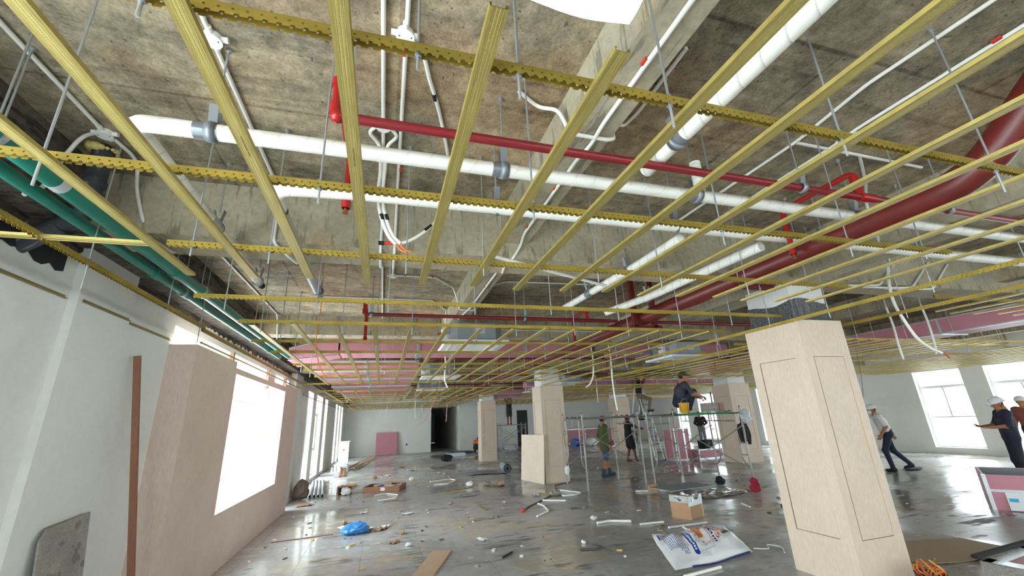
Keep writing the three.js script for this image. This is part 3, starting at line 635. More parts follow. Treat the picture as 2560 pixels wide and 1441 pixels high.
{
  let o = thing('wrapped_pipe', 'white tape-wrapped pipe crossing the slab with an elbow at its left end', 'insulated pipe');
  W(o, 'wrapped_run', tube([[6.6, 3.1, -2.02], [-1.18, 3.1, -2.02], [-1.18, 3.09, -2.98]], .041, { seg: 16, bend: .07 }), M.wrap);
  W(o, 'wrapped_run', tube([[-1.18, 3.09, -3.06], [-1.18, 3.05, -4.22]], .036, { seg: 14 }), M.wrap);
  bands(o, [[-.88, 3.1, -2.02], [.59, 3.1, -2.02], [1.95, 3.1, -2.02], [3.45, 3.1, -2.02]], .041, 'x');
  W(o, 'coupling', rod([-1.18, 3.09, -2.96], [-1.18, 3.09, -3.08], .042, 14), M.pvcGrey);
  W(o, 'pipe_end', rod([-1.18, 3.05, -4.2], [-1.18, 3.048, -4.34], .03, 12), M.wrapEnd);
  for (const x of [-.86, .61, 1.97, 3.47]) clevis(o, x, 3.1, -2.02, .041, 'x');
  clevis(o, -1.18, 3.085, -3.12, .036, 'z'); clevis(o, -1.18, 3.05, -4.2, .036, 'z');
  o = thing('wrapped_pipe', 'thick white wrapped pipe below the first one, turning into grey pipe', 'insulated pipe');
  W(o, 'wrapped_run', tube([[6.6, 3.1, -2.46], [-.2, 3.09, -2.44], [-.68, 3.08, -2.46], [-.7, 3.07, -2.7]], .046, { seg: 16, bend: .12 }), M.wrap);
  W(o, 'grey_run', tube([[-.7, 3.07, -2.7], [-.70, 3.05, -4.6]], .041, { seg: 14 }), M.pvcGrey);
  bands(o, [[.65, 3.095, -2.45], [2.1, 3.1, -2.455]], .046, 'x', M.tape, .16);
  bands(o, [[-.70, 3.07, -2.72], [-.69, 3.05, -4.45]], .043, 'z', M.steelDark, .05);
  for (const x of [.68, 2.13, 3.7]) clevis(o, x, 3.1, -2.455, .046, 'x');
  clevis(o, -.69, 3.05, -4.45, .041, 'z');
  o = thing('wrapped_pipe', 'white wrapped pipe coming from overhead beside the long shallow beam', 'insulated pipe');
  W(o, 'wrapped_run', tube([[1.52, 3.17, .4], [1.52, 3.17, -1.92]], .046, { seg: 16 }), M.wrap);
  bands(o, [[1.52, 3.17, -1.6]], .047, 'z', M.tape, .10); clevis(o, 1.52, 3.17, -1.62, .046, 'z'); clevis(o, 1.52, 3.17, -.2, .046, 'z');
  o = thing('wrapped_pipe', 'white wrapped branch leaving towards the long red main, open at its far end', 'insulated pipe');
  W(o, 'wrapped_run', tube([[2.24, 3.05, -2.55], [2.24, 3.05, -3.1], [2.12, 3.02, -4.62]], .038, { seg: 14, bend: .04 }), M.wrap);
  bands(o, [[2.22, 3.045, -3.3], [2.16, 3.03, -4.0]], .04, 'z', M.tape, .05); clevis(o, 2.22, 3.045, -3.32, .038, 'z', 3.62); clevis(o, 2.16, 3.03, -4.05, .038, 'z');
  o = thing('wrapped_pipe', 'white wrapped branch beside the long red main, bending towards its end', 'insulated pipe');
  W(o, 'wrapped_run', tube([[3.08, 3.05, -2.56], [2.98, 3.03, -3.4], [2.97, 3.03, -4.0], [2.74, 3.0, -4.7]], .045, { seg: 14, bend: .2 }), M.wrap);
  bands(o, [[2.97, 3.03, -4.0]], .046, 'z', M.tape, .08); clevis(o, 2.97, 3.03, -4.1, .045, 'z');
  o = thing('pipe_stub', 'short upright white wrapped stub with a black open end', 'pipe stub');
  W(o, 'wrapped_run', rod([1.98, 3.12, -1.99], [1.98, 3.34, -1.99], .036, 14), M.wrap); W(o, 'open_end', rod([1.98, 3.335, -1.99], [1.98, 3.348, -1.99], .03, 12), M.black);
}
// sprinkler pipework
function gooseneck(o, x, z, y, up, reach, down) {
  W(o, 'gooseneck', tube([[x, y, z], [x, y + up, z], [x, y + up, z - reach], [x, down, z - reach]], .021, { seg: 12, bend: .05 }), M.redFitting);
  for (const p of [[x, y + .01, z, x, y + .07, z], [x, y + up - .07, z, x, y + up - .03, z], [x, down, z - reach, x, down + .05, z - reach]]) W(o, 'fitting', rod(p.slice(0, 3), p.slice(3), .028, 12), M.redFitting);
  W(o, 'sprinkler_head', merge([rod([x, down - .03, z - reach], [x, down, z - reach], .012, 8), rod([x, down - .035, z - reach], [x, down - .03, z - reach], .018, 10)]), M.copper);
}
{
  let o = thing('sprinkler_pipe', 'red sprinkler pipe crossing the near bay with goosenecks', 'sprinkler pipe');
  W(o, 'main_run', tube([[-.27, 3.1, -1.765], [6.8, 3.1, -1.80]], .025, { seg: 14 }), M.sprinkler);
  W(o, 'elbow', new THREE.SphereGeometry(.034, 14, 10).translate(-.27, 3.1, -1.765), M.redFitting);
  W(o, 'fitting', rod([3.16, 3.1, -1.78], [3.3, 3.1, -1.78], .033, 12), M.redFitting);
  gooseneck(o, -.28, -1.765, 3.1, .24, .72, 3.0); gooseneck(o, 3.17, -1.785, 3.1, .2, .58, 2.9);
  for (const x of [-.22, 2.62, 4.1]) clevis(o, x, 3.1, -1.775, .025, 'x');
  o = thing('sprinkler_pipe', 'red sprinkler pipe crossing above the nearest hanging air unit', 'sprinkler pipe');
  W(o, 'main_run', tube([[-.29, 3.1, -5.54], [6.6, 3.1, -5.56]], .025, { seg: 12 }), M.sprinkler);
  gooseneck(o, -.29, -5.54, 3.1, .2, .55, 2.86); gooseneck(o, 2.9, -5.55, 3.1, .16, .5, 2.84);
  for (const x of [-.2, 1.9, 4.0]) clevis(o, x, 3.1, -5.54, .025, 'x');
  [[-9.4, 'just past the first pink duct', 9.2], [-13.0, 'past the second column casing', 16], [-16.0, 'deep in the window side', 16], [-21.0, 'close to the corridor end', 16]].forEach(([z, w, xe]) => {
    o = thing('sprinkler_pipe', 'thin red sprinkler pipe crossing ' + w, 'sprinkler pipe', [0, 0, 0], 0, 'distant sprinkler pipes');
    W(o, 'main_run', tube([[.95, 3.1, z], [xe, 3.1, z]], .025, { seg: 8 }), M.sprinkler);
    for (const x of [2.6, 5.5, 8.9, 13].filter((q) => q < xe)) W(o, 'drop', tube([[x, 3.1, z], [x, 3.25, z], [x, 3.25, z - .3], [x, 2.8, z - .3]], .018, { seg: 6, bend: .04 }), M.redFitting);
    for (const x of [1.4, 2.2, 6.2, 10, 14].filter((q) => q < xe)) W(o, 'hanger_rod', rod([x, 3.12, z], [x, SLAB, z], .005, 5), M.zinc);
  });
  o = thing('fire_main', 'large dark red fire main running the length of the ceiling', 'fire main');
  W(o, 'main_run', tube([[3.36, 3.9, -.33], [3.35, 3.62, -.58], [3.33, 2.96, -1.27], [3.33, 2.95, -2.1], [3.34, 2.95, -27]], .095, { seg: 22, bend: .22, step: 10 }), M.mainRed);
  for (const z of [-2.05, -5.2, -11.2, -17.2]) W(o, 'weld_seam', new THREE.TorusGeometry(.0955, .003, 5, 24).translate(3.335, 2.95, z), M.mainRed);
  const br = (z, w) => {
    const b = new THREE.Group(); b.name = 'pipe_support'; o.add(b);
    mesh('cross_angle', merge([bx(w, .05, .006, 3.34 + .06, 2.828, z), bx(w, .006, .05, 3.34 + .06, 2.851, z + .025)]), M.mainRed, b);
    for (const x of [3.22, 3.46]) mesh('support_rod', merge([rod([x, 2.80, z], [x, 3.15 + (Math.abs(z + 3.66) < .3 ? 0 : .47), z], .006, 6), rod([x, 2.81, z], [x, 2.825, z], .013, 6)]), M.zinc, b);
  };
  br(-3.0, .5); br(-9, .5); br(-14, .5); br(-18.4, .5);
  const f = new THREE.Group(); f.name = 'pipe_support'; o.add(f);
  for (const x of [3.19, 3.49]) mesh('post', bx(.06, .80, .06, x, SLAB - .40, -4.75), M.mainRed, f);
  mesh('cross_angle', bx(.48, .06, .06, 3.34, 2.82, -4.75), M.mainRed, f);
}
// green water pipes along the left wall
for (const [x, y, r, l] of [[-1.70, 3.0, .046, 'thicker green water pipe along the left wall'], [-1.84, 2.98, .036, 'thinner green water pipe hugging the left wall']]) {
  const o = thing('water_pipe', l, 'water pipe');
  W(o, 'pipe_run', tube([[x, y, -1.2], [x, y, -8.4]], r, { seg: 16 }), M.greenPipe);
  for (const z of [-3.9, -4.45, -7.6]) W(o, 'coupling', rod([x, y, z - .05], [x, y, z + .05], r + .009, 16), M.greenPipe);
  for (const z of [-2.1, -4.4, -6.7]) { W(o, 'strap', rod([x, y, z - .012], [x, y, z + .012], r + .012, 14), M.zinc); W(o, 'hanger_rod', rod([x, y + r, z], [x, SLAB, z], .005, 6), M.zinc); }
  if (r > .04) for (const z of [-2.5]) W(o, 'tape_band', rod([x, y, z - .03], [x, y, z + .03], r + .002, 14), M.film);
}
{
  const o = thing('drain_pipe', 'dark grey drain pipe dropping from the slab and turning into the wall', 'drain pipe');
  W(o, 'upright', rod([-1.93, 3.22, -3.12], [-1.93, SLAB + .05, -3.12], .058, 20), M.pvcDark);
  W(o, 'socket', rod([-1.93, 3.16, -3.12], [-1.93, 3.36, -3.12], .066, 20), M.pvcDark);
  W(o, 'branch', tube([[-1.93, 3.3, -3.12], [-1.93, 3.12, -3.13], [-2.48, 2.86, -3.34]], .06, { seg: 18, bend: .1 }), M.pvcDark);
  W(o, 'collar', rod([-2.06, 3.05, -3.19], [-2.10, 3.03, -3.205], .068, 18), M.pvcDark);
  const foam = []; for (let i = 0; i < 15; i++) { const a = i / 15 * Math.PI * 2, g = new THREE.IcosahedronGeometry(.024 + .012 * Math.sin(i * 5.3), 1); g.translate(-1.93 + .072 * Math.cos(a), SLAB - .012 - .02 * Math.abs(Math.sin(i * 3.7)), -3.12 + .072 * Math.sin(a)); foam.push(clean(g)); }
  W(o, 'foam_ring', merge(foam), M.foam);
}
// electrical conduits and their boxes
function conduit(label, pts, r = .0125, { bend = .05, mat = M.conduit, clips = [] } = {}) {
  const o = thing('conduit', label, 'conduit');
  W(o, 'tube_run', tube(pts, r, { seg: 10, bend }), mat);
  for (const [x, y, z] of clips) W(o, 'red_clip', bx(.02, .014, .04, x, y, z), M.redClip);
  return o;
}
function jbox(label, x, z, y = ys) {
  const o = thing('junction_box', label, 'junction box', [x, y, z]);
  W(o, 'box_body', rod([0, -.018, 0], [0, .014, 0], .042, 20), M.conduit); W(o, 'cover', rod([0, -.024, 0], [0, -.018, 0], .046, 20), M.whitePlastic);
  for (const s of [-1, 1]) W(o, 'screw', rod([s * .03, -.0255, .006], [s * .03, -.024, .006], .004, 6), M.steelDark);
  for (const [dx, dz] of [[1, 0], [-1, 0], [0, 1], [0, -1]]) W(o, 'spout', rod([dx * .04, 0, dz * .04], [dx * .07, 0, dz * .07], .016, 10), M.conduit);
}
{
  jbox('round white junction box on the slab with two short loops below it', -.085, -2.42); jbox('round white junction box on the slab feeding the looping hose', .02, -1.69); jbox('round white junction box on the slab at the left, beside the second channel', -.91, -1.95); jbox('round white junction box close to the dark drain pipe', -1.82, -2.91); jbox('round white junction box on the slab with red clips, right of the picture', 3.21, -1.77); jbox('small junction box past the first cross beam', .04, -5.41);
  conduit('straight white conduit on the slab, left one of the close pair', [[-.09, ys, .5], [-.085, ys, -3.42], [-.085, 3.13, -3.44], [-.085, 3.13, -3.88], [-.09, ys, -3.9], [-.09, ys, -7.78]], .0125);
  conduit('straight white conduit on the slab, right one of the close pair', [[.02, ys, .5], [.03, ys, -3.42], [.03, 3.13, -3.44], [.03, 3.13, -3.89], [.04, ys, -3.91], [.04, ys, -5.4]], .0125, { clips: [[.02, ys - .006, -1.8], [.045, ys - .006, -2.9]] });
  let o = thing('flexible_hose', 'white flexible hose looping from the junction box with black tape bands', 'flexible hose');
  W(o, 'hose', soft([[.06, ys, -1.71], [.12, ys, -1.8], [.17, ys, -1.96], [.22, ys, -2.1], [.29, ys, -2.33], [.38, ys - .02, -2.68], [.40, 3.5, -2.86], [.36, 3.26, -2.92], [.26, 3.12, -2.93], [.10, 3.0, -2.93], [-.05, 2.98, -2.93]], .0125, { seg: 10, n: 90 }), M.conduit);
  for (const [a, b] of [[[.205, ys, -2.06], [.22, ys, -2.11]], [[.29, 3.155, -2.93], [.24, 3.105, -2.93]]]) W(o, 'tape_band', rod(a, b, .0145, 10), M.blackTape);
  W(o, 'red_cap', rod([-.06, 2.98, -2.93], [.03, 2.985, -2.93], .0135, 10), M.redClip); W(o, 'black_end', rod([-.09, 2.978, -2.93], [-.05, 2.979, -2.93], .015, 10), M.blackTape);
  for (const [k, l] of [[0, 'left one of a pair of drooping white hoses with orange wire ends'], [1, 'right one of a pair of drooping white hoses with orange wire ends']]) {
    o = thing('flexible_hose', l, 'flexible hose'); const d = k * .03, s = k ? 1 : -1;
    W(o, 'hose', soft([[-.085 + s * .045, ys, -2.44], [-.085 + s * .085, ys - .01, -2.5], [-.085 + s * .03, ys - .03, -2.6], [-.095 + d, 3.4, -2.62], [-.10 + d, 3.2, -2.62], [-.075 + d, 3.04, -2.62], [-.02 + d, 2.9, -2.62], [.03 + d, 2.84 + d * .3, -2.62]], .0125, { seg: 10, n: 60 }), M.conduit);
    W(o, 'wire_end', soft([[.028 + d, 2.845, -2.62], [.06 + d, 2.805, -2.62], [.10 + d, 2.79 + d * .2, -2.62]], .008, { seg: 6 }), M.orangeWire);
    W(o, 'tape_band', rod([-.075 + d, 3.05, -2.62], [-.062 + d, 3.01, -2.62], .015, 10), M.blackTape);
  }
  conduit('white conduit on the slab behind the second and third channels', [[-.92, ys, .5], [-.91, ys, -3.36], [-.9, 3.4, -3.43], [-.9, 3.14, -3.435], [-.83, 3.12, -3.7], [-.8, 3.13, -3.86]], .0125);
  conduit('white conduit running from the left edge to the box by the drain pipe', [[-1.83, ys, .4], [-1.82, ys, -2.9]], .0125);
  conduit('curved white conduit dropping to the wall left of the drain pipe', [[-1.86, ys, -2.91], [-1.98, ys, -2.98], [-2.08, 3.4, -3.02], [-2.085, 3.2, -2.98], [-2.09, 3.1, -2.88]], .0125, { bend: .12 });
  conduit('white conduit from the box down the cross beam right of the drain pipe', [[-1.80, ys, -2.96], [-1.77, ys, -3.2], [-1.86, 3.5, -3.42], [-1.8, 3.3, -3.435], [-1.75, 3.135, -3.5], [-1.7, 3.135, -3.85], [-1.82, ys, -3.95], [-1.8, ys, -7.7], [-1.78, 3.26, -7.785], [-1.78, 3.2, -7.8]], .0125, { bend: .1 });
  conduit('white conduit clipped under the long shallow beam', [[1.11, 3.283, .45], [1.12, 3.283, -1.72], [1.14, 3.283, -1.9], [1.12, 3.283, -2.06], [1.13, 3.283, -3.2], [1.17, 3.27, -3.42], [1.10, 3.15, -3.44], [1.06, 3.136, -3.6], [1.1, 3.136, -3.86], [1.14, 3.283, -3.95], [1.14, 3.283, -5.7], [1.08, 3.283, -6.4]], .0125, { bend: .07, clips: [[1.105, 3.285, -1.28], [1.115, 3.285, -2.42], [1.12, 3.285, -3.05], [1.10, 3.14, -3.65], [1.13, 3.285, -4.75]] });
  conduit('white conduit branching across under the long shallow beam', [[.7, ys, -1.92], [.86, ys, -2.02], [.94, 3.5, -1.9], [.985, 3.3, -1.86], [1.0, 3.285, -1.84], [1.22, 3.285, -1.84], [1.26, 3.3, -1.84], [1.34, 3.55, -1.95], [1.5, ys, -2.06], [1.52, ys, -1.9], [1.5, ys, -1.4]], .0125, { bend: .06 });
  conduit('long white conduit on the slab, left of the pair at upper right', [[2.91, ys, .4], [2.8, ys, -1.35], [2.88, ys, -1.9], [2.84, ys, -3.4]], .0125, { clips: [] });
  conduit('long white conduit on the slab, right of the pair at upper right', [[3.22, ys, .4], [3.19, ys, -1.7], [3.22, ys, -1.85], [3.24, ys, -3.4]], .0125, { clips: [[3.18, ys, -.92], [3.195, ys, -1.6]] });
  conduit('white conduit crossing behind the closest track towards the fire main', [[2.9, ys, -1.91], [4.3, ys, -1.92]], .0125);
  conduit('slanting white conduit above the gooseneck near the fire main', [[3.57, ys, -1.92], [4.08, ys, -2.22], [4.5, ys, -2.5], [4.57, 3.3, -2.54], [4.6, 3.135, -2.56]], .0125);
  conduit('white conduit kinking under the shallow beam past the first cross beam', [[.1, ys, -5.4], [.6, ys, -5.4], [.9, ys, -5.8], [.985, 3.4, -5.85], [1.0, 3.285, -5.86], [1.24, 3.285, -5.86], [1.26, 3.4, -5.85], [1.4, ys, -5.7], [1.6, ys, -5.41], [2.95, ys, -5.34]], .011, { clips: [[.2, ys, -5.4], [.56, ys, -5.4], [1.85, ys, -5.4]] });
  conduit('thin white conduit crossing the slab before the second cross beam', [[-1.0, ys, -6.52], [.67, ys, -6.51], [.98, ys, -7.1], [.985, 3.4, -7.15]], .011);
  conduit('upper one of two parallel conduits under the second cross beam', [[1.3, 3.27, -7.7], [1.5, 3.5, -7.75], [4.5, 3.5, -7.77]], .011); conduit('lower one of two parallel conduits under the second cross beam', [[1.3, 3.2, -7.72], [1.55, 3.42, -7.77], [4.5, 3.42, -7.78]], .011);
  conduit('loose white conduit length resting on the third cross track', [[.66, TT + .014, -2.56], [1.74, TT + .012, -3.02], [1.8, TT + .012, -3.04]], .013);
  for (const [x, l] of [[5.9, 'closest'], [6.5, 'middle'], [6.9, 'last']]) conduit('bent white conduit on the cross beam right of the column head, the ' + l + ' of three', [[x + .5, 3.5, -3.43], [x, 3.12, -3.43], [x - .25, 3.125, -3.5], [x - .7, 3.13, -3.55]], .013);
  o = thing('flexible_hose', 'long white hose hanging down through the grid with red wires at its end', 'flexible hose');
  W(o, 'hose', soft([[6.16, SLAB - .01, -3.33], [6.1, 3.45, -3.36], [6.02, 3.2, -3.38], [5.97, 2.9, -3.38], [6.03, 2.65, -3.37], [6.16, 2.43, -3.37], [6.33, 2.32, -3.37], [6.5, 2.26, -3.37]], .017, { seg: 12, n: 70 }), M.conduit);
  for (const k of [0, 1]) W(o, 'red_wire', soft([[6.49, 2.262, -3.37], [6.55, 2.25 + k * .01, -3.37], [6.59, 2.21, -3.36 - k * .01], [6.6 + k * .01, 2.17, -3.36]], .004, { seg: 5 }), M.redClip);
  // hoses hanging from the grid further off
  [[4.62, -8.0, 'hanging through the grid just past the second column casing', .9], [4.3, -8.2, 'short one beside the hose past the second column casing', .4], [1.2, -8.9, 'hanging beside the second air unit', .28], [6.2, -5.6, 'straight one above the seated man', .2], [7.9, -4.6, 'thin one right of the large column casing', .35], [8.4, -4.4, 'thicker one right of the large column casing', .3], [2.0, -24, 'dangling by the corridor', .5], [2.6, -25, 'dangling at the dark opening', .7], [.2, -24.5, 'dangling before the end wall', .55], [7.4, -14, 'dangling above the green shirted man', .5], [1.4, -20.4, 'dangling before the end wall outlet', .7], [3.3, -23.5, 'dangling before the corridor', .9]].forEach(([x, z, l, d]) => {
    o = thing('flexible_hose', 'white hose ' + l, 'flexible hose', [0, 0, 0], 0, 'hoses dangling from the grid');
    const s = rr(-.3, .3); W(o, 'hose', soft([[x, SLAB - .4, z], [x + .02, GRID + .2, z], [x + s * .05, GRID - d * .4, z], [x + s * .4, GRID - d * .85, z], [x + s * .7, GRID - d, z]], .016, { seg: 7, n: 22 }), M.conduit);
    W(o, 'slab_wire', rod([x, SLAB - .42, z], [x, SLAB, z], .008, 6), M.conduit);
  });
  for (const [x, z, d, l, c] of [[1.05, -8.4, 1.0, 'thin orange wire hanging below the second air unit', M.orangeWire], [-.72, -4.7, .5, 'thin orange wire loop hanging at the grey pipe end', M.orangeWire], [1.5, -16, .8, 'thin orange wire hanging before the distant casing', M.orangeWire], [9.3, -6.2, 1.0, 'thin dark wire hanging by the awning windows', M.steelDark], [8.0, -6.0, .8, 'thin dark wire curling right of the large casing', M.steelDark], [2.9, -22, .9, 'pink wire bunch dangling before the corridor', M.redClip], [6.9, -24.5, 1.1, 'red wire bunch beside the far scaffold', M.redClip]]) {
    const s = rr(-.3, .3); tag(mesh('loose_wire', soft([[x, SLAB - .02, z], [x + .03, 3.0, z], [x + s * .2, GRID - d * .4, z], [x + s, GRID - d * .9, z], [x + s * 1.5, GRID - d, z]], .0045, { seg: 5, n: 24 }), c), l, 'wire');
  }
}
// ------------------------------------------------------------------ ducts of pink board with aluminium edge profiles
function ductX(x0, x1, y0, y1, z0, z1, label, joints) {
  const o = thing('air_duct', label, 'air duct');
  const e = .03, xs = [x0, ...joints, x1];
  for (let i = 0; i < xs.length - 1; i++) {
    const a = xs[i] + .015, b = xs[i + 1] - .015;
    W(o, 'duct_section', metric(box(a, b, y0, y1, z0, z1)), M.duct);
    for (const y of [y0, y1]) W(o, 'edge_profile', box(a, b, y - (y === y0 ? .004 : e), y + (y === y0 ? e : .004), z1 - .002, z1 + .004), M.alu);
  }
  for (const x of joints) { W(o, 'flange', merge([box(x - .035, x + .035, y0 - .012, y1 + .012, z1, z1 + .012), box(x - .035, x + .035, y0 - .014, y0, z0, z1)]), M.alu); for (const s of [-.06, .06]) W(o, 'foil_strip', box(x + s - .03, x + s + .03, y0 - .003, y0 + .0, z0 + .02, z1 - .02), M.foil); }
  for (const x of joints.concat([x0 + .1, x1 - .1])) for (const z of [z1 + .03, z0 - .03]) W(o, 'hanger_rod', rod([x, y0 - .03, z], [x, SLAB, z], .005, 5), M.zinc);
  return o;
}
{
  const o = ductX(-.86, 4.5, 3.07, 3.41, -9.1, -8.5, 'long pink air duct crossing behind the nearest hanging air unit', [.62, 1.34, 2.9]);
  ductX(5.1, 8.3, 3.05, 3.4, -9.1, -8.5, 'pink air duct carrying on past the deep column beam', [6.0, 7.2]);
  const tr = hexa([[-1.72, 2.94, -8.5], [-.875, 3.07, -8.5], [-.875, 3.07, -9.1], [-1.72, 2.94, -9.5], [-1.72, 3.16, -8.5], [-.875, 3.4, -8.5], [-.875, 3.4, -9.1], [-1.72, 3.16, -9.5]]);
  W(o, 'taper', tr, M.duct); W(o, 'edge_profile', rod([-1.72, 2.94, -8.497], [-.875, 3.04, -8.497], .014, 4), M.alu); W(o, 'edge_profile', rod([-1.72, 3.16, -8.497], [-.875, 3.4, -8.497], .014, 4), M.alu);
  // short return ducts stacked along the window side
  [[-9.7, 1], [-11.3, 2], [-13.4, 3], [-14.6, 4], [-17.0, 5], [-18.2, 6]].forEach(([z, k]) => ductX(-1.5, .75, 2.86, 3.1, z - .7, z, 'short pink duct over the window side, ' + ordinal(k) + ' past the long one', [-.4]));
  ductX(5.2, 15, 2.9, 3.12, -15.9, -15.4, 'pink duct crossing beyond the second column casing', [7, 9, 11, 13]); ductX(3.6, 15, 2.9, 3.12, -22.9, -22.3, 'pink duct crossing before the end wall', [5, 8, 11]);
  ductX(3.6, 8, 2.92, 3.12, -19.9, -19.35, 'pink duct crossing above the distant casing', [5, 6.6]);
  const d = thing('air_duct', 'long pink air duct running away over the right side', 'air duct');
  W(d, 'duct_section', metric(box(9.6, 10.3, 2.86, 3.13, -11.6, -4.9)), M.duct); W(d, 'duct_section', metric(box(9.6, 10.3, 2.86, 3.13, -4.86, -1.6)), M.duct);
  for (const y of [2.865, 3.125]) W(d, 'edge_profile', box(9.592, 9.62, y - .012, y + .012, -11.6, -1.6), M.alu);
  W(d, 'flange', box(9.585, 10.31, 2.845, 3.14, -4.9, -4.86), M.alu); W(d, 'flange', box(9.585, 10.31, 2.845, 3.14, -8.2, -8.16), M.alu);
  for (const z of [-2.2, -4.7, -7, -9.5]) for (const x of [9.57, 10.33]) W(d, 'hanger_rod', rod([x, 2.84, z], [x, SLAB, z], .005, 5), M.zinc);
}
// ------------------------------------------------------------------ hanging cassette air units
function cassette(x, z, label, y = 2.70, turn = 0) {
  const o = thing('cassette_unit', label, 'air conditioner', [x, y, z], turn, 'hanging cassette air units');
  const c = .12, s = .42, oct = (r, k) => polyShape([[-r + k, -r], [r - k, -r], [r, -r + k], [r, r - k], [r - k, r], [-r + k, r], [-r, r - k], [-r, -r + k]]);
  const up = (shape, h, y0) => { const g = extrude(shape, h); g.rotateX(-Math.PI / 2); g.translate(0, y0, 0); return g; };
  W(o, 'casing', up(oct(s, c), .27, .045), M.unitGrey);
  const pan = polyShape([[-.475, -.475], [.475, -.475], [.475, .475], [-.475, .475]]), hole = new THREE.Path([[-.26, -.26], [-.26, .26], [.26, .26], [.26, -.26]].map(([a, b]) => new THREE.Vector2(a, b))); pan.holes.push(hole);
  W(o, 'fascia', clean(new THREE.ExtrudeGeometry(pan, { depth: .02, bevelEnabled: true, bevelSize: .02, bevelThickness: .018, bevelSegments: 2 }).rotateX(-Math.PI / 2).translate(0, .01, 0)), M.white);
  W(o, 'grille', merge([bx(.5, .01, .5, 0, .016, 0), ...Array.from({ length: 12 }, (_, i) => bx(.48, .006, .012, 0, .008, -.22 + i * .04))]), M.whitePlastic);
  for (const [dx, dz] of [[1, 0], [-1, 0], [0, 1], [0, -1]]) W(o, 'louvre', bx(dz ? .5 : .05, .006, dz ? .05 : .5, dx * .36, -.011, dz * .36, dz * .25, 0, -dx * .25), M.frame);
  W(o, 'valve_box', bx(.1, .2, .16, -s - .03, .17, .12), M.paper);
  for (const dz of [.08, .16]) W(o, 'pipe_stub', rod([-s - .07, .2, dz], [-s - .15, .2, dz], .012, 8), M.copper);
  W(o, 'foil_label', bx(.16, .1, .002, .05, .2, s + .001), M.alu);
  for (const a of [-1, 1]) for (const b of [-1, 1]) W(o, 'hanger_rod', rod([a * .45, .16, b * .3], [a * .45, SLAB - y, b * .3], .005, 6), M.zinc);
  for (const a of [-1, 1]) for (const b of [-1, 1]) W(o, 'bracket', bx(.06, .03, .04, a * .44, .17, b * .3), M.zincDull);
  W(o, 'flexible_neck', rod([-.1, .315, .1], [-.1, .36, .1], .06, 16), M.unitGrey);
  return o;
}
cassette(1.33, -6.62, 'grey and white cassette air unit hanging closest under the shallow beam', 2.86); cassette(1.4, -11.3, 'second cassette air unit on the window side, behind the closest one', 2.87); cassette(1.6, -15.2, 'third cassette air unit on the window side, a white sliver', 2.87); cassette(1.4, -21.8, 'farthest cassette air unit on the window side', 2.87);
cassette(6.22, -7.85, 'cassette air unit with copper stubs hanging left of the large casing head', 2.84); cassette(6.62, -14.7, 'cassette air unit hanging above the casing with the leaning board', 2.92); cassette(6.7, -18.6, 'cassette air unit hanging past the casing with the leaning board', 2.92); cassette(13.4, -17.4, 'cassette air unit far off beside the casing behind the scaffold', 2.9);
{
  const o = cassette(.06, -.18, 'white film covered air unit fascia cut by the top edge of the picture', 2.735);
  const g = new THREE.PlaneGeometry(1.0, 1.0, 30, 30), p = g.attributes.position;
  for (let i = 0; i < p.count; i++) { const x = p.getX(i), y = p.getY(i), e = Math.max(Math.abs(x), Math.abs(y)); p.setZ(i, .010 * Math.sin(x * 17 + y * 9) + .008 * Math.sin(y * 31 - x * 5) + (e > .47 ? .05 : .0)); }
  g.rotateX(Math.PI / 2); g.translate(0, -.03, 0); g.computeVertexNormals(); mesh('protective_film', clean(g), phy({ color: 0xf4f5f7, roughness: .22, transmission: .2, thickness: 0 }), o);
}

// ------------------------------------------------------------------ scaffolds
function scaffoldFrame(o, a, b, h) {                       // a, b: feet [x, z] of the two standards
  const f = new THREE.Group(); f.name = 'end_frame'; o.add(f);
  const A = V(a[0], 0, a[1]), B = V(b[0], 0, b[1]), d = B.clone().sub(A), at = (t, y) => A.clone().addScaledVector(d, t).setY(y);
  for (const t of [0, 1]) {
    mesh('standard', rod(at(t, 0), at(t, h + .12), .021, 10), M.scaffold, f);
    mesh('coupling_pin', rod(at(t, h + .02), at(t, h + .16), .017, 8), M.steelDark, f);
    mesh('base_plate', bx(.09, .008, .09, at(t, 0).x, .004, at(t, 0).z), M.scaffold, f);
    const s = t ? .82 : .18, e = t ? 1 : 0;
    mesh('ladder_bar', tube([at(s, h - .02), at(s, .62), at(e, .46)], .015, { seg: 8, bend: .14 }), M.scaffold, f);
    for (const y of [.75, 1.0, 1.28]) mesh('rung', rod(at(e, y), at(s, y), .010, 6), M.scaffold, f);
    mesh('brace_pin', rod(at(e, h - .28), at(e, h - .28).add(V(.03, 0, .03)), .014, 6), M.redClip, f);
  }
  mesh('top_bar', rod(at(0, h), at(1, h), .019, 8), M.scaffold, f);
  mesh('top_bar', rod(at(.18, h - .17), at(.82, h - .17), .014, 8), M.scaffold, f);
  mesh('strut', rod(at(.5, h), at(.5, h - .17), .011, 6), M.scaffold, f);
}
function brace(o, a, b, c, d, y0, y1) { for (const [p, q] of [[a, b], [c, d]]) { mesh('cross_brace', rod([p[0], y1, p[1]], [q[0], y0, q[1]], .011, 6), M.scaffold, o); mesh('cross_brace', rod([p[0], y0, p[1]], [q[0], y1, q[1]], .011, 6), M.scaffold, o); } }
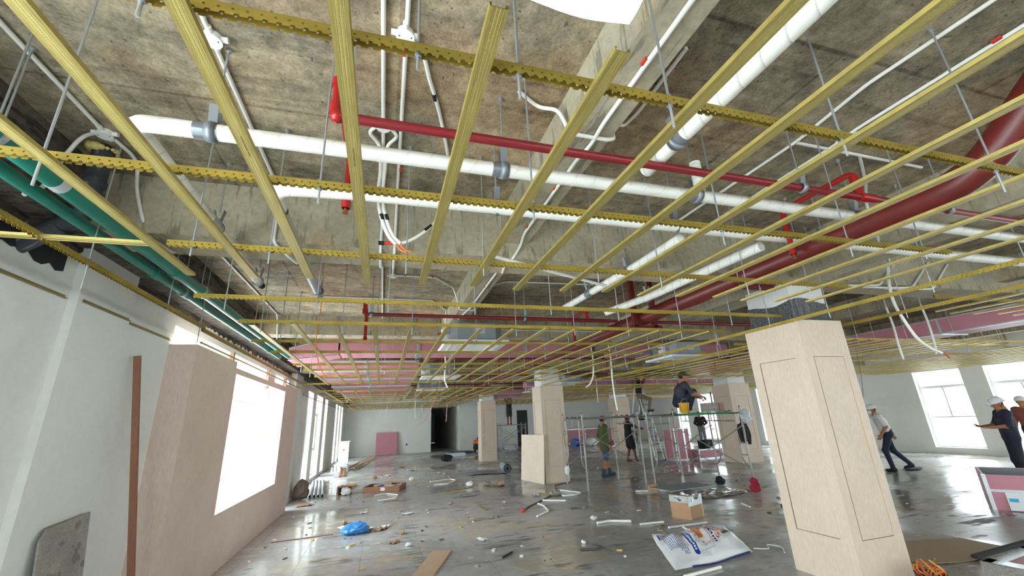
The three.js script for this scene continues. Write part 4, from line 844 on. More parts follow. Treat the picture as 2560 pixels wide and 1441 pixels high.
function deck(o, p, q, w, y, mat) {
  const P = V(p[0], y, p[1]), Q = V(q[0], y, q[1]), d = Q.clone().sub(P), L = d.length(), ang = Math.atan2(-d.z, d.x), g = new THREE.Group(); g.name = 'deck'; o.add(g);
  g.position.copy(P.clone().add(Q).multiplyScalar(.5)); g.rotation.y = ang;
  mesh('deck_board', merge([bx(L - .1, .012, w, 0, .028, 0), bx(L - .1, .05, .02, 0, .005, w / 2), bx(L - .1, .05, .02, 0, .005, -w / 2)]), mat, g);
  for (const e of [-1, 1]) for (const k of [-1, 1]) mesh('hook', clean(new THREE.TorusGeometry(.034, .011, 6, 12, Math.PI * 1.2).rotateZ(-.3).translate(e * (L / 2 - .02), .022, k * w * .34)), M.steelDark, g);
}
{
  let o = thing('scaffold', 'grey tube scaffold with an empty grey deck, closest to the leaning board', 'scaffold');
  scaffoldFrame(o, [4.89, -11.46], [4.87, -10.16], 1.66); scaffoldFrame(o, [6.43, -11.4], [6.52, -10.2], 1.66);
  brace(o, [4.87, -10.16], [6.52, -10.2], [4.89, -11.46], [6.43, -11.4], .45, 1.38);
  deck(o, [4.88, -10.5], [6.5, -10.5], .44, 1.665, M.deckGrey); deck(o, [4.88, -11.0], [6.46, -11.0], .44, 1.665, M.deckGrey);
  mesh('rag', crumple(.055, .12, .055, 405, 3, .6).translate(4.89, .22, -11.42), M.paper, o);
  o = thing('scaffold', 'tube scaffold with the green deck under the seated man', 'scaffold');
  scaffoldFrame(o, [6.0, -9.02], [6.78, -9.05], 1.65); scaffoldFrame(o, [7.97, -9.23], [7.79, -8.0], 1.65);
  brace(o, [6.0, -9.02], [7.97, -9.23], [6.78, -9.05], [7.79, -8.0], .45, 1.38);
  deck(o, [6.72, -8.98], [7.84, -8.42], .5, 1.655, M.deckGreen); deck(o, [6.1, -9.35], [7.95, -9.4], .44, 1.655, M.deckGrey);
  mesh('red_foot_rag', merge([crumple(.1, .1, .09, 401, 3, .5).translate(7.79, 0, -8.0), crumple(.07, .08, .07, 402, 3, .5).translate(7.78, .14, -8.0)]), std({ color: 0x9c2338, roughness: .9 }), o);
  mesh('black_foot_rag', crumple(.11, .09, .1, 403, 3, .45).translate(7.97, 0, -9.23), M.dark, o);
  mesh('grey_foot_sleeve', rod([6.78, 0, -9.05], [6.78, .3, -9.05], .055, 10, .03), M.pvcGrey, o);
  mesh('cloth_foot_rag', crumple(.14, .1, .12, 404, 3, .5).translate(5.95, 0, -9.02), M.card, o);
  o = thing('scaffold', 'small white scaffold against the end wall with a person on it', 'scaffold');
  scaffoldFrame(o, [6.95, -26.9], [6.95, -25.9], 1.45); scaffoldFrame(o, [8.55, -26.9], [8.55, -25.9], 1.45); brace(o, [6.95, -25.9], [8.55, -25.9], [6.95, -26.9], [8.55, -26.9], .4, 1.3);
  deck(o, [6.95, -26.4], [8.55, -26.4], .6, 1.455, M.scaffold);
}
// aluminium step ladder behind the scaffold
{
  const o = thing('step_ladder', 'tall aluminium ladder with a person standing on it', 'ladder', [10.0, 0, -15.2], .35), s = M.zinc;
  for (const e of [-1, 1]) { W(o, 'stile', rod([e * .26, 0, .5], [e * .17, 3.0, -.05], .028, 6), s); W(o, 'rear_stile', rod([e * .3, 0, -.75], [e * .17, 2.95, -.1], .022, 6), s); W(o, 'rubber_foot', bx(.07, .05, .1, e * .26, .025, .5), M.blue); }
  for (let k = 1; k < 10; k++) { const t = k / 10, x = .26 - .09 * t; W(o, 'rung', rod([-x, t * 3, .5 - .55 * t], [x, t * 3, .5 - .55 * t], .018, 6), M.steelDark); }
}
// ------------------------------------------------------------------ things standing and lying about
function crumple(rx, ry, rz, sd, detail = 3, rough = .35) {
  const g = new THREE.IcosahedronGeometry(1, detail), p = g.attributes.position, n = layers(sd, 5, 3);
  for (let i = 0; i < p.count; i++) { const x = p.getX(i), y = p.getY(i), z = p.getZ(i), k = 1 + rough * 2 * (n((x + 1) * .5 + z * .17, (y + 1) * .5 + z * .31) - .5); p.setXYZ(i, x * rx * k, Math.max(y, -.75) * ry * k, z * rz * k); }
  g.computeVertexNormals(); g.computeBoundingBox(); g.translate(0, -g.boundingBox.min.y, 0); return clean(g);
}
function sheet(w, d, amp, sd, nx = 20) {
  const g = new THREE.PlaneGeometry(w, d, nx, nx), p = g.attributes.position, n = layers(sd, 6, 3);
  for (let i = 0; i < p.count; i++) p.setZ(i, amp * n((p.getX(i) / w + .5) * .97, (p.getY(i) / d + .5) * .97));
  g.rotateX(-Math.PI / 2); g.computeVertexNormals(); g.computeBoundingBox(); g.translate(0, .003 - g.boundingBox.min.y, 0); return clean(g);
}
function lay(name, label, category, geo, mat, x, z, turn = 0, y = 0, group) { const m = mesh(name, geo, mat); m.position.set(x, y, z); m.rotation.y = turn; return tag(m, label, category, group); }
// printed sack
{
  const c = document.createElement('canvas'); c.width = 512; c.height = 1024; const x = c.getContext('2d');
  x.fillStyle = '#eef0f4'; x.fillRect(0, 0, 512, 1024);
  const poly = (pts, col) => { x.fillStyle = col; x.beginPath(); pts.forEach(([a, b], i) => i ? x.lineTo(a, b) : x.moveTo(a, b)); x.closePath(); x.fill(); };
  poly([[150, 215], [256, 110], [362, 215], [330, 240], [256, 165], [182, 240], [182, 285], [150, 285]], '#14532f'); poly([[330, 240], [362, 215], [362, 270], [300, 285]], '#14532f');
  poly([[190, 290], [190, 240], [256, 178], [310, 230], [290, 250], [256, 215], [218, 250], [218, 265], [270, 265], [270, 250], [300, 250], [300, 290]], '#e0622a');
  x.textAlign = 'center'; x.fillStyle = '#e0562a'; x.font = 'bold 78px sans-serif'; x.fillText('AG-895', 256, 372);
  x.fillStyle = '#2b3f8c'; for (let i = 0; i < 15; i++) x.fillRect(92 + i * 22, 395, 15, 26);
  x.fillStyle = '#e0703a'; for (let i = 0; i < 22; i++) x.fillRect(96 + i * 14.5, 433, 10, 14);
  x.strokeStyle = '#8f98a6'; x.lineWidth = 3; x.strokeRect(70, 460, 372, 170);
  x.fillStyle = '#ef9b74'; x.beginPath(); x.ellipse(250, 545, 95, 48, .1, 0, 7); x.fill(); x.fillStyle = '#f3b79a'; x.beginPath(); x.ellipse(215, 535, 40, 22, .3, 0, 7); x.fill();
  for (let i = 0; i < 26; i++) { x.fillStyle = '#ec8a5c'; x.beginPath(); x.arc(110 + rr(0, 300), 480 + rr(0, 130), rr(3, 11), 0, 7); x.fill(); }
  x.fillStyle = '#1f45a8'; x.beginPath(); x.roundRect(60, 665, 400, 56, 28); x.fill(); x.fillStyle = '#eef0f4'; for (let i = 0; i < 20; i++) x.fillRect(95 + i * 16.5, 682, 12, 22);
  x.fillStyle = '#e58a68'; for (let i = 0; i < 14; i++) x.fillRect(130 + i * 18, 745, 13, 9);
  x.fillStyle = '#3a56a6'; for (let l = 0; l < 9; l++) { let a = 70; while (a < 430 - l * 14) { const w = rr(8, 30); x.fillRect(a, 772 + l * 20, w, 8); a += w + 6; } }
  x.fillStyle = '#1f45a8'; x.fillRect(50, 955, 70, 22);
  const t = new THREE.CanvasTexture(c); t.colorSpace = THREE.SRGBColorSpace;
  const N = 44, K = 30, P = [[3.80, -5.98], [3.26, -4.74], [4.86, -5.72], [4.52, -4.88]], wr = layers(640, 6, 4), pos = [], uv = [], idx = [];
  const hgt = (s, u) => { const e = Math.pow(Math.max(0, Math.sin(Math.PI * s)), .55) * Math.pow(Math.max(0, Math.sin(Math.PI * u)), .5); return e * (.12 + .13 * u + .16 * (wr(s * .9, u * .9) - .45) + .03 * Math.sin(u * 26 + s * 7) * (1 - u * .5) * .4) + .10 * Math.pow(Math.max(0, 1 - Math.hypot(s, 1 - u) * 2.2), 1.2) + .05 * Math.max(0, 1 - Math.hypot(s, u) * 4); };
  for (const top of [1, 0]) for (let i = 0; i <= N; i++) for (let k = 0; k <= K; k++) {
    const u = i / N, s = k / K, bulge = .035 * Math.sin(Math.PI * u) * (s - .5) * 2;          // u: left to right, s: far to near
    const jag = .02 * (wr(u, s * .2) - .5);
    const X = (P[0][0] * (1 - s) + P[1][0] * s) * (1 - u) + (P[2][0] * (1 - s) + P[3][0] * s) * u, Z = (P[0][1] * (1 - s) + P[1][1] * s) * (1 - u) + (P[2][1] * (1 - s) + P[3][1] * s) * u;
    pos.push(X + jag, top ? .006 + hgt(s, u) : .003 + .35 * hgt(s, u) * (s === 0 || s === 1 || u === 0 || u === 1 ? 1 : 0), Z + bulge); uv.push(s, u);
  }
  const M2 = (N + 1) * (K + 1);
  for (const top of [0, 1]) for (let i = 0; i < N; i++) for (let k = 0; k < K; k++) { const a = top * M2 + i * (K + 1) + k, b = a + K + 1; top === 0 ? idx.push(a, a + 1, b, b, a + 1, b + 1) : idx.push(a, b, a + 1, b, b + 1, a + 1); }
  const g = new THREE.BufferGeometry(); g.setAttribute('position', new THREE.Float32BufferAttribute(pos, 3)); g.setAttribute('uv', new THREE.Float32BufferAttribute(uv, 2)); g.setIndex(idx); g.computeVertexNormals();
  const o = thing('printed_sack', 'crumpled white woven sack printed AG-895 beside the large column casing', 'sack');
  mesh('sack_body', clean(g), std({ map: t, roughness: .45 }), o);
  mesh('tie_strap', soft([[4.60, .02, -4.95], [4.74, .02, -4.86], [4.9, .012, -5.02], [4.98, .008, -4.9], [4.82, .008, -4.7]], .007, { seg: 5, n: 30 }), M.white, o);
  mesh('blue_hem', soft([[3.5, .012, -4.74], [3.8, .012, -4.72], [4.15, .02, -4.79], [4.45, .02, -4.86]], .01, { seg: 5 }), std({ color: 0x24356e }), o);
}
{
  let o = thing('cardboard_box', 'cardboard box with crumpled foil round its top, behind the sack', 'box', [5.12, 0, -6.85], .38);
  W(o, 'carton', bx(.44, .36, .34, 0, .18, 0), M.card);
  const fo = crumple(.25, .13, .2, 71, 4, .3); fo.translate(0, .2, 0); W(o, 'foil', fo, M.foil); W(o, 'foil_skirt', merge([bx(.452, .15, .004, 0, .27, .173), bx(.004, .17, .35, .224, .27, 0), bx(.004, .1, .35, -.224, .3, 0)]), M.foil);
  W(o, 'corner_tape', merge([bx(.03, .36, .004, .2, .18, .172), bx(.03, .36, .004, -.2, .18, .172)]), M.boardEdge);
  lay('loose_sheet', 'flat grey sheet resting on the foil covered box', 'sheet', bx(1.0, .012, .55), M.greyFoam, 5.15, -6.95, .12, .455);
  lay('foil_sheet', 'crinkled silver foil sheet spread on the floor under the scaffold', 'foil sheet', sheet(1.35, .75, .09, 301, 40), M.foil, 7.0, -8.3, .1);
  lay('plywood_strip', 'pinkish plywood strip lying at the bottom edge', 'plywood', metric(bx(.26, .015, 1.5, 0, .0085, 0)), M.ply, .62, -6.0, -.36);
  lay('thin_stick', 'long thin brown stick on the floor by the boarded wall', 'stick', bx(.92, .012, .02, 0, .007, 0), M.redWood, -1.17, -8.48, .09);
  lay('plastic_bag', 'crumpled bright blue plastic bag on the floor', 'plastic bag', crumple(.2, .1, .14, 81, 4, .5), M.skyBag, -.36, -8.4, .3);
  // flat open carton with offcuts
  o = thing('flat_carton', 'open flat cardboard tray full of offcuts in the middle of the floor', 'carton', [.15, 0, -13.45], -.32);
  W(o, 'tray_floor', bx(1.0, .01, .7, 0, .006, 0), M.card);
  for (const [w, d, x, z] of [[1.0, .012, 0, .35], [1.0, .012, 0, -.35], [.012, .7, .5, 0], [.012, .7, -.5, 0]]) W(o, 'tray_side', bx(w, .13, d, x, .07, z), z > 0 ? M.cardDark : M.cardDark);
  W(o, 'label_patch', bx(.12, .08, .002, .05, .07, .358), M.paper); W(o, 'red_stripe', bx(.002, .09, .2, -.508, .07, .2), M.redClip); W(o, 'red_stripe', bx(.002, .09, .2, -.508, .07, -.15), M.redClip);
  for (const [x, z, w, d, y, a, mt] of [[-.1, -.1, .5, .3, .13, .3, M.ply], [.1, .05, .4, .2, .11, -.5, M.paper], [-.15, .1, .3, .12, .1, .9, M.blue], [.3, -.05, .3, .3, .09, .2, M.ply], [-.02, -.18, .4, .1, .15, .1, M.yellow]]) W(o, 'offcut', bx(w, .012, d, x, y, z, .15, a, .1), mt);
  o = thing('open_carton', 'small brown carton lying open with a white bag, near the boarded wall', 'carton', [-.92, 0, -13.3], .2);
  for (const [w, h, d, x, y, z] of [[.34, .008, .3, 0, .004, 0], [.34, .008, .3, 0, .19, 0], [.008, .18, .3, -.17, .1, 0], [.008, .18, .3, .17, .1, 0], [.34, .18, .008, 0, .1, -.15]]) W(o, 'carton_side', bx(w, h, d, x, y, z), M.cardDark);
  const wb = crumple(.14, .1, .1, 91, 3, .5); wb.translate(.03, 0, .18); W(o, 'white_bag', wb, M.paper);
  // pipes and planks by the slot windows
  for (let k = 0; k < 4; k++) { const m = lay('white_pipe', 'white pipe in the bundle lying under the slot windows, ' + ordinal(k + 1) + ' from the wall', 'pipe', merge([rod([0, 0, 0], [-.42, 0, -3.6], .045, 12)]), M.pvcGrey, -1.72 + k * .1, -13.0, 0, .047, 'white pipes by the slot windows'); mesh('pipe_bore', rod([.002, 0, .002], [-.001, 0, -.01], .038, 10), M.black, m); }
  for (let k = 0; k < 4; k++) lay('timber_batten', 'brown batten in the bundle before the end wall, ' + ordinal(k + 1) + ' from the wall', 'timber', bx(.05, .05, 3.4, 0, 0, -1.7), k % 2 ? M.redWood : M.card, -1.45 + k * .065, -17.9, .06, .026, 'battens before the end wall');
  for (let k = 0; k < 2; k++) lay('long_plank', 'long dusty plank running towards the end wall, ' + ordinal(k + 1) + ' from the wall', 'timber', bx(.10, .035, 7, 0, 0, -3.5), M.card, -1.35 + k * .25, -20.3, -.11, .09, 'planks towards the end wall');
  lay('debris_sack', 'dark lumpy sack at the foot of the pier beside the white pipes', 'sack', crumple(.2, .24, .2, 95, 3, .3), std({ color: 0x6a5c52, roughness: .95 }), -1.94, -12.9, 0);
  o = thing('white_cabinet', 'small white cabinet with a red sticker in the far corner', 'cabinet', [-1.95, 0, -26], 0); W(o, 'cabinet_body', bx(.5, 1.0, .4, 0, .5, 0), M.white); W(o, 'cabinet_top', bx(.58, .04, .46, 0, 1.02, 0), M.white); W(o, 'red_sticker', bx(.08, .08, .003, 0, .6, .202), M.redClip);
  lay('pink_board', 'pink insulation board leaning on the end wall', 'board', (() => { const g = merge([bx(1.3, 1.35, .03, 0, .675, 0)]); g.rotateX(-.13); g.translate(0, .012, 0); return g; })(), M.pink, .3, -29.2, .0);
  o = thing('foam_roll', 'dark grey foam mat half unrolled beside the distant casing', 'foam roll', [4.25, 0, -15.4], -.15);
  { const sp = []; for (let i = 0; i <= 60; i++) { const a = i / 60 * Math.PI * 6, r = .04 + .13 * i / 60; sp.push([r * Math.cos(a), .17 + r * Math.sin(a)]); } const pts = [...sp]; const s = new THREE.Shape(); s.moveTo(...pts[0]); pts.slice(1).forEach((p) => s.lineTo(...p)); const inn = pts.map(([x, y]) => { const r = Math.hypot(x, y - .17), k = (r - .012) / r; return [x * k, .17 + (y - .17) * k]; }).reverse(); inn.forEach((p) => s.lineTo(...p)); s.closePath(); const g = extrude(s, 1.1); g.translate(0, 0, -.55); W(o, 'rolled_part', g, M.greyFoam); }
  W(o, 'loose_part', (() => { const g = new THREE.PlaneGeometry(1.5, 1.1, 24, 6), p = g.attributes.position; for (let i = 0; i < p.count; i++) { const t = (p.getX(i) + .75) / 1.5; p.setZ(i, .008 + .22 * Math.pow(t, 4) * .5 + .03 * Math.sin(t * 5)); } g.rotateX(-Math.PI / 2); g.translate(-.6, 0, 0); g.computeVertexNormals(); return clean(g); })(), M.greyFoam);
  // leaning board on the second casing
o = mesh('loose_board', metric((() => { const g = bx(.018, 1.28, 1.32, 0, .64, 0); return g; })()), M.pale); o.rotation.order = 'YXZ'; o.rotation.y = .19; o.rotation.z = -.065; o.position.set(4.2, .003, -12.38); tag(o, 'pale board leaning against the second column casing', 'board');
  // ducts waiting on the floor
  const ductBox = (label, x, z, w, h, d, turn, name = 'duct_piece') => { const q = thing(name, label, 'duct piece', [x, 0, z], turn); W(q, 'duct_wall', bx(w, h, d, 0, h / 2, 0), M.pink); for (const sx of [-1, 1]) for (const sz of [-1, 1]) W(q, 'edge_profile', bx(.04, h, .04, sx * w / 2 * .985, h / 2 + .001, sz * d / 2 * .985), M.alu); for (const y of [.02, h - .018]) W(q, 'edge_profile', bx(w + .01, .04, d + .01, 0, y, 0), M.alu); return q; };
  { const q = ductBox('upright pink duct piece standing under the green deck', 11.0, -14.7, .75, 1.15, .55, .15); W(q, 'foil_band', bx(.08, 1.15, .003, .12, .575, .282), M.alu); ductBox('low pink duct piece lying beside the upright one', 12.1, -14.5, 1.15, .35, .5, .05); }
  for (let k = 0; k < 3; k++) ductBox('pink duct piece on its side along the end wall, ' + ordinal(k + 1) + ' from the second casing', 12.9 + k * 1.5, -28.6, 1.45, .95, .5, .06);
  o = thing('crate', 'black plastic crate standing on the low pink duct piece', 'crate', [12.15, .362, -14.5], .1); W(o, 'crate_body', merge([bx(.46, .02, .34, 0, .012, 0), bx(.46, .28, .02, 0, .15, .16), bx(.46, .28, .02, 0, .15, -.16), bx(.02, .28, .34, .22, .15, 0), bx(.02, .28, .34, -.22, .15, 0)]), M.dark); W(o, 'crate_label', bx(.1, .08, .003, 0, .17, .172), M.steelDark);
  lay('water_barrel', 'blue plastic bottle lying before the pink ducts', 'barrel', merge([rod([-.3, .24, 0], [.18, .24, 0], .24, 18), rod([.18, .24, 0], [.34, .24, 0], .2, 18, .12), rod([.34, .24, 0], [.4, .24, 0], .07, 12)]), M.blue, 11.7, -25.5, .5);
  for (const [x, z, s, l, m] of [[12.6, -25.4, .4, 'grey heap of sacking before the pink ducts', M.paper], [14.1, -25.9, .35, 'brown heap of rags before the pink ducts', M.cardDark], [7.4, -25.2, .35, 'pale plastic heap under the far scaffold', M.film], [8.3, -24.9, .3, 'dark rag heap under the far scaffold', M.dark]]) lay('rag_heap', l, 'rag heap', crumple(s * 1.3, s * .6, s, 110 + Math.round(x * 3), 3, .45), m, x, z);
  lay('blue_bundle', 'flat blue bundle beside the crouching person', 'bundle', crumple(.7, .07, .3, 133, 3, .3), std({ color: 0x4a5f86, roughness: .8 }), 4.6, -26.2); lay('white_carton', 'flat white carton before the corridor', 'carton', bx(1.0, .16, .5, 0, .085, 0), M.paper, 3.9, -24.3, .1);
  // open duct elbow on the right, foil framed panel, and the board on the floor
  o = thing('duct_piece', 'large open pink duct piece with grey lining at the right edge', 'duct piece', [10.5, 0, -4.38], -1.05);
  { const w = 2.0, h = .52, d = 1.15, t = .025; for (const [a, b, c, x, y, z] of [[w, h, t, 0, h / 2, d / 2], [w, h, t, 0, h / 2, -d / 2], [t, h, d, -w / 2, h / 2, 0], [t, h, d, w / 2, h / 2, 0]]) W(o, 'duct_wall', bx(a, b, c, x, y, z), M.duct); W(o, 'grey_lining', merge([bx(w - .06, .01, d - .06, 0, .12, 0), bx(w - .06, h - .02, .006, 0, h / 2, d / 2 - .018), bx(w - .06, h - .02, .006, 0, h / 2, -d / 2 + .018), bx(.006, h - .02, d - .06, -w / 2 + .018, h / 2, 0)]), M.greyFoam); for (const sx of [-1, 1]) for (const sz of [-1, 1]) W(o, 'edge_profile', bx(.05, h + .004, .05, sx * w / 2, h / 2, sz * d / 2), M.alu); W(o, 'foil_band', bx(w + .012, .04, .004, 0, h * .55, d / 2 + .015), M.alu); }
  { const q = thing('paper_notice', 'white sheet with blue print propped on the open pink duct piece', 'notice', [9.63, 0, -4.64], -1.05); W(q, 'paper', bx(.34, .26, .004, 0, .14, 0, -.12), M.paper); W(q, 'blue_print', bx(.1, .05, .002, -.1, .16, .004, -.12), std({ color: 0x39a7d6 })); W(q, 'blue_print', bx(.06, .03, .002, .1, .2, .004, -.12), std({ color: 0x39a7d6 })); }
  o = thing('foil_edged_duct', 'low pink duct piece with foil taped edges in the lower right corner', 'duct piece', [6.2, 0, -2.86], .12);
  W(o, 'duct_walls', bx(.96, .19, .82, 0, .096, 0), M.duct); W(o, 'pink_face', bx(.66, .004, .56, 0, .194, .02), M.pink); W(o, 'foil_tape', merge([bx(.98, .006, .13, 0, .193, -.34), bx(.15, .006, .84, -.41, .193, 0), bx(.15, .006, .84, .41, .193, 0), bx(.15, .12, .004, -.41, .13, .412), bx(.006, .12, .84, -.482, .13, 0)]), M.foil); W(o, 'black_edge', bx(1.5, .03, .05, .3, .21, -.43, 0, -.05), M.dark);
  lay('floor_board', 'large thin beige board lying on the floor past the large column casing', 'board', metric((() => { const g = new THREE.BoxGeometry(1.25, .01, .78, 20, 1, 1), p = g.attributes.position; for (let i = 0; i < p.count; i++) p.setY(i, p.getY(i) + .007 + .06 * Math.max(0, Math.sin((p.getX(i) + .1) * 2.6)) * (p.getZ(i) > 0 ? 1 : .15)); g.computeVertexNormals(); return clean(g); })()), std({ color: 0xb3a084, roughness: .8 }), 6.45, -4.0, -.28);
  o = thing('wire_bucket', 'dark red bucket of twisted gold and red wires at the foot of the large casing', 'bucket', [4.98, 0, -3.24], 0);
  W(o, 'bucket_body', clean(new THREE.LatheGeometry([[.07, 0], [.1, 0], [.12, .16], [.125, .17], [.115, .165], [.095, .02], [.0, .02]].map(([a, b]) => new THREE.Vector2(a, b)), 24)), std({ color: 0x5b1a22, roughness: .4 }));
  for (let k = 0; k < 14; k++) { const a = k * 2.4, r = .03 + .05 * rnd(); W(o, 'wire', soft([[r * Math.cos(a), .04, r * Math.sin(a)], [r * 1.3 * Math.cos(a + .5), .15, r * 1.3 * Math.sin(a + .5)], [.11 * Math.cos(a + 1), .19 + .03 * rnd(), .11 * Math.sin(a + 1)], [.07 * Math.cos(a + 2), .2 + .1 * rnd(), .07 * Math.sin(a + 2)]], .006, { seg: 5, n: 14 }), k % 3 ? std({ color: 0xd79a2c, roughness: .35, metalness: .4 }) : M.redClip); }
  lay('black_scrap', 'flat black scrap on the glossy floor behind the walking man', 'scrap', crumple(.32, .03, .16, 140, 2, .4), M.dark, 13.6, -8.5, .2);
  lay('coiled_cable', 'coil of black cable on the floor left of the large casing', 'cable', merge([0, 1, 2, 3].map((k) => clean(new THREE.TorusGeometry(.2 - k * .025, .009, 5, 28).rotateX(Math.PI / 2).translate(k * .02, .012 + k * .012, k * .01)))), M.rubber, 7.2, -6.6);
  lay('plastic_film', 'clear plastic film crumpled on the floor beside the open duct piece', 'plastic film', sheet(1.6, .7, .1, 311, 30), M.film, 8.7, -6.6, .3);
  lay('black_bag', 'small black bag on the floor towards the corridor', 'bag', crumple(.28, .18, .2, 143, 3, .5), M.dark, 3.0, -21.4);
}
// small scraps
{
  const wl = (label, pts, r = .016, mat = M.whitePlastic) => { const y = r; tag(mesh('conduit_scrap', tube(pts.map(([x, z]) => [x, y, z]), r, { seg: 8, bend: .05 }), mat), label, 'conduit scrap'); };
  wl('straight white conduit scrap left of the foil covered box', [[4.07, -6.7], [4.49, -6.66]]); wl('longer white conduit scrap just behind the sack', [[4.33, -6.31], [5.04, -6.3]], .018); wl('short white conduit scrap touching the sack', [[4.54, -6.24], [4.47, -5.99]], .018); wl('short white conduit scrap lying between the foil box and the red foot rag', [[6.6, -7.18], [6.5, -6.89]]); wl('white conduit scrap under the near edge of the sack', [[3.2, -4.5], [3.75, -4.58]], .018);
  wl('bent white conduit scrap in the middle of the floor', [[3.5, -7.08], [3.74, -7.12], [4.05, -6.93]], .02); wl('curled white hose scrap behind the flat carton', [[1.49, -14.24], [2.15, -14.5], [2.27, -14.09], [1.93, -13.44], [1.52, -13.44]], .02); wl('hooped white hose scrap before the flat carton', [[-.1, -12.4], [.2, -12.55], [.47, -12.17], [.4, -11.69], [-.02, -11.52]], .018); wl('white hose loop by the scaffold foot', [[4.24, -10.57], [4.55, -9.9], [4.3, -9.72], [4.04, -9.75], [4.1, -10.3]], .02); wl('kinked white hose scrap with a dirty end', [[3.22, -9.2], [3.24, -8.9], [3.15, -8.42], [2.79, -8.07]], .018); wl('straight white pipe scrap near the cable', [[3.43, -9.5], [3.85, -9.2]], .018);
  wl('dark curved pipe scrap before the sack', [[2.62, -5.88], [2.82, -5.81], [2.95, -5.92], [2.9, -6.08]], .014, std({ color: 0x4a5058 })); wl('brown cable running from the second casing', [[5.1, -11.7], [4.5, -11.4], [4.2, -10.6], [3.75, -9.9], [3.43, -9.53], [2.92, -8.99], [2.7, -8.63]], .012, std({ color: 0x5b4638 })); wl('thin black rod scrap near the plywood strip', [[1.58, -6.02], [1.76, -6.2]], .012, M.dark); wl('white pipe scrap beside the grey scaffold', [[5.7, -9.4], [6.3, -9.1]], .02);
  lay('red_plug', 'red plug at the end of the brown cable', 'plug', crumple(.04, .04, .04, 151, 2, .2), M.redClip, 2.69, -8.6);
  const ch = (label, x, z, L, turn) => { const g = channelGeo(L); g.translate(0, .001, L / 2); lay('channel_offcut', label, 'channel offcut', g, M.gold, x, z, turn); };
  ch('gold channel offcut lying before the second casing', 2.0, -12.2, 1.0, -1.2); ch('short gold channel offcut standing out in the middle of the floor', 2.08, -9.4, .5, .1); ch('long gold channel offcut at the foot of the distant casing', 4.9, -18.8, 1.9, -1.2); ch('gold channel offcut by the cable and grey rubble', 3.8, -10.2, .7, .3); ch('tiny gold offcut under the white conduit scrap', 4.35, -6.5, .14, -.6);
  let k = 0;
  const scraps = [['paper_scrap', 'paper', [[1.51, -7.04, .2], [-.2, -8.55, .3], [.1, -8.62, .22], [-.55, -8.9, .25], [.55, -9.6, .2], [2.63, -9.76, .16], [3.54, -10.23, .3], [-.3, -10.2, .16], [.3, -17, .3], [1.2, -18.2, .35], [2.1, -19.5, .3]], M.paper], ['card_scrap', 'card', [[.25, -7.5, .2], [.05, -8.5, .25], [-.9, -14.9, .5], [-1.7, -11.9, .4], [.9, -20, .4], [3.1, -12.2, .3]], M.card], ['plaster_lump', 'lump', [[3.84, -8.3, .08], [2.81, -6.17, .09], [.39, -8.0, .1], [1.51, -10.21, .12], [2.43, -12.64, .26], [3.26, -12.25, .24], [2.9, -12.5, .2], [.45, -7.2, .09], [-.6, -9.3, .12], [1.9, -11.2, .1], [3.6, -7.4, .12], [5.6, -7.6, .08], [2.2, -16, .2], [1.0, -15.2, .2], [-.2, -16.4, .2], [3.9, -9.9, .25]], M.card]];
  const marks = ['beside the blue bag', 'near the plywood strip', 'in the open floor before the flat carton', 'towards the end wall', 'before the grey scaffold', 'near the boarded wall', 'close to the brown cable', 'before the second casing'];
  const where = (x, z) => z < -14.5 ? 3 : x < -.5 && z < -9 ? 5 : x < .2 && z > -9.5 ? 0 : x < .9 && z > -8.2 ? 1 : z < -11.5 ? 7 : x > 3.3 ? 4 : x > 2.4 ? 6 : 2;
  const cnt = {};
  for (const [name, cat, list, mat] of scraps) for (const [x, z, s] of list) {
    const w = where(x, z), key = name + w; cnt[key] = (cnt[key] ?? 0) + 1; k++;
    const geo = name === 'plaster_lump' ? crumple(s * .5, s * .28, s * .4, 160 + k, 2, .5) : sheet(s, s * .6, s * .25, 160 + k, 6);
    const label = (name === 'plaster_lump' ? 'crumbly rubble lump ' : name === 'card_scrap' ? 'brown card scrap ' : 'white paper scrap ') + marks[w] + ', ' + ordinal(cnt[key]) + ' counted from the camera';
    lay(name, label, cat + ' scrap', geo, name === 'plaster_lump' && k % 3 === 0 ? M.cement : name === 'plaster_lump' && k % 3 === 1 ? M.paper : mat, x, z, rr(0, 3), 0, 'scraps on the floor');
  }
}
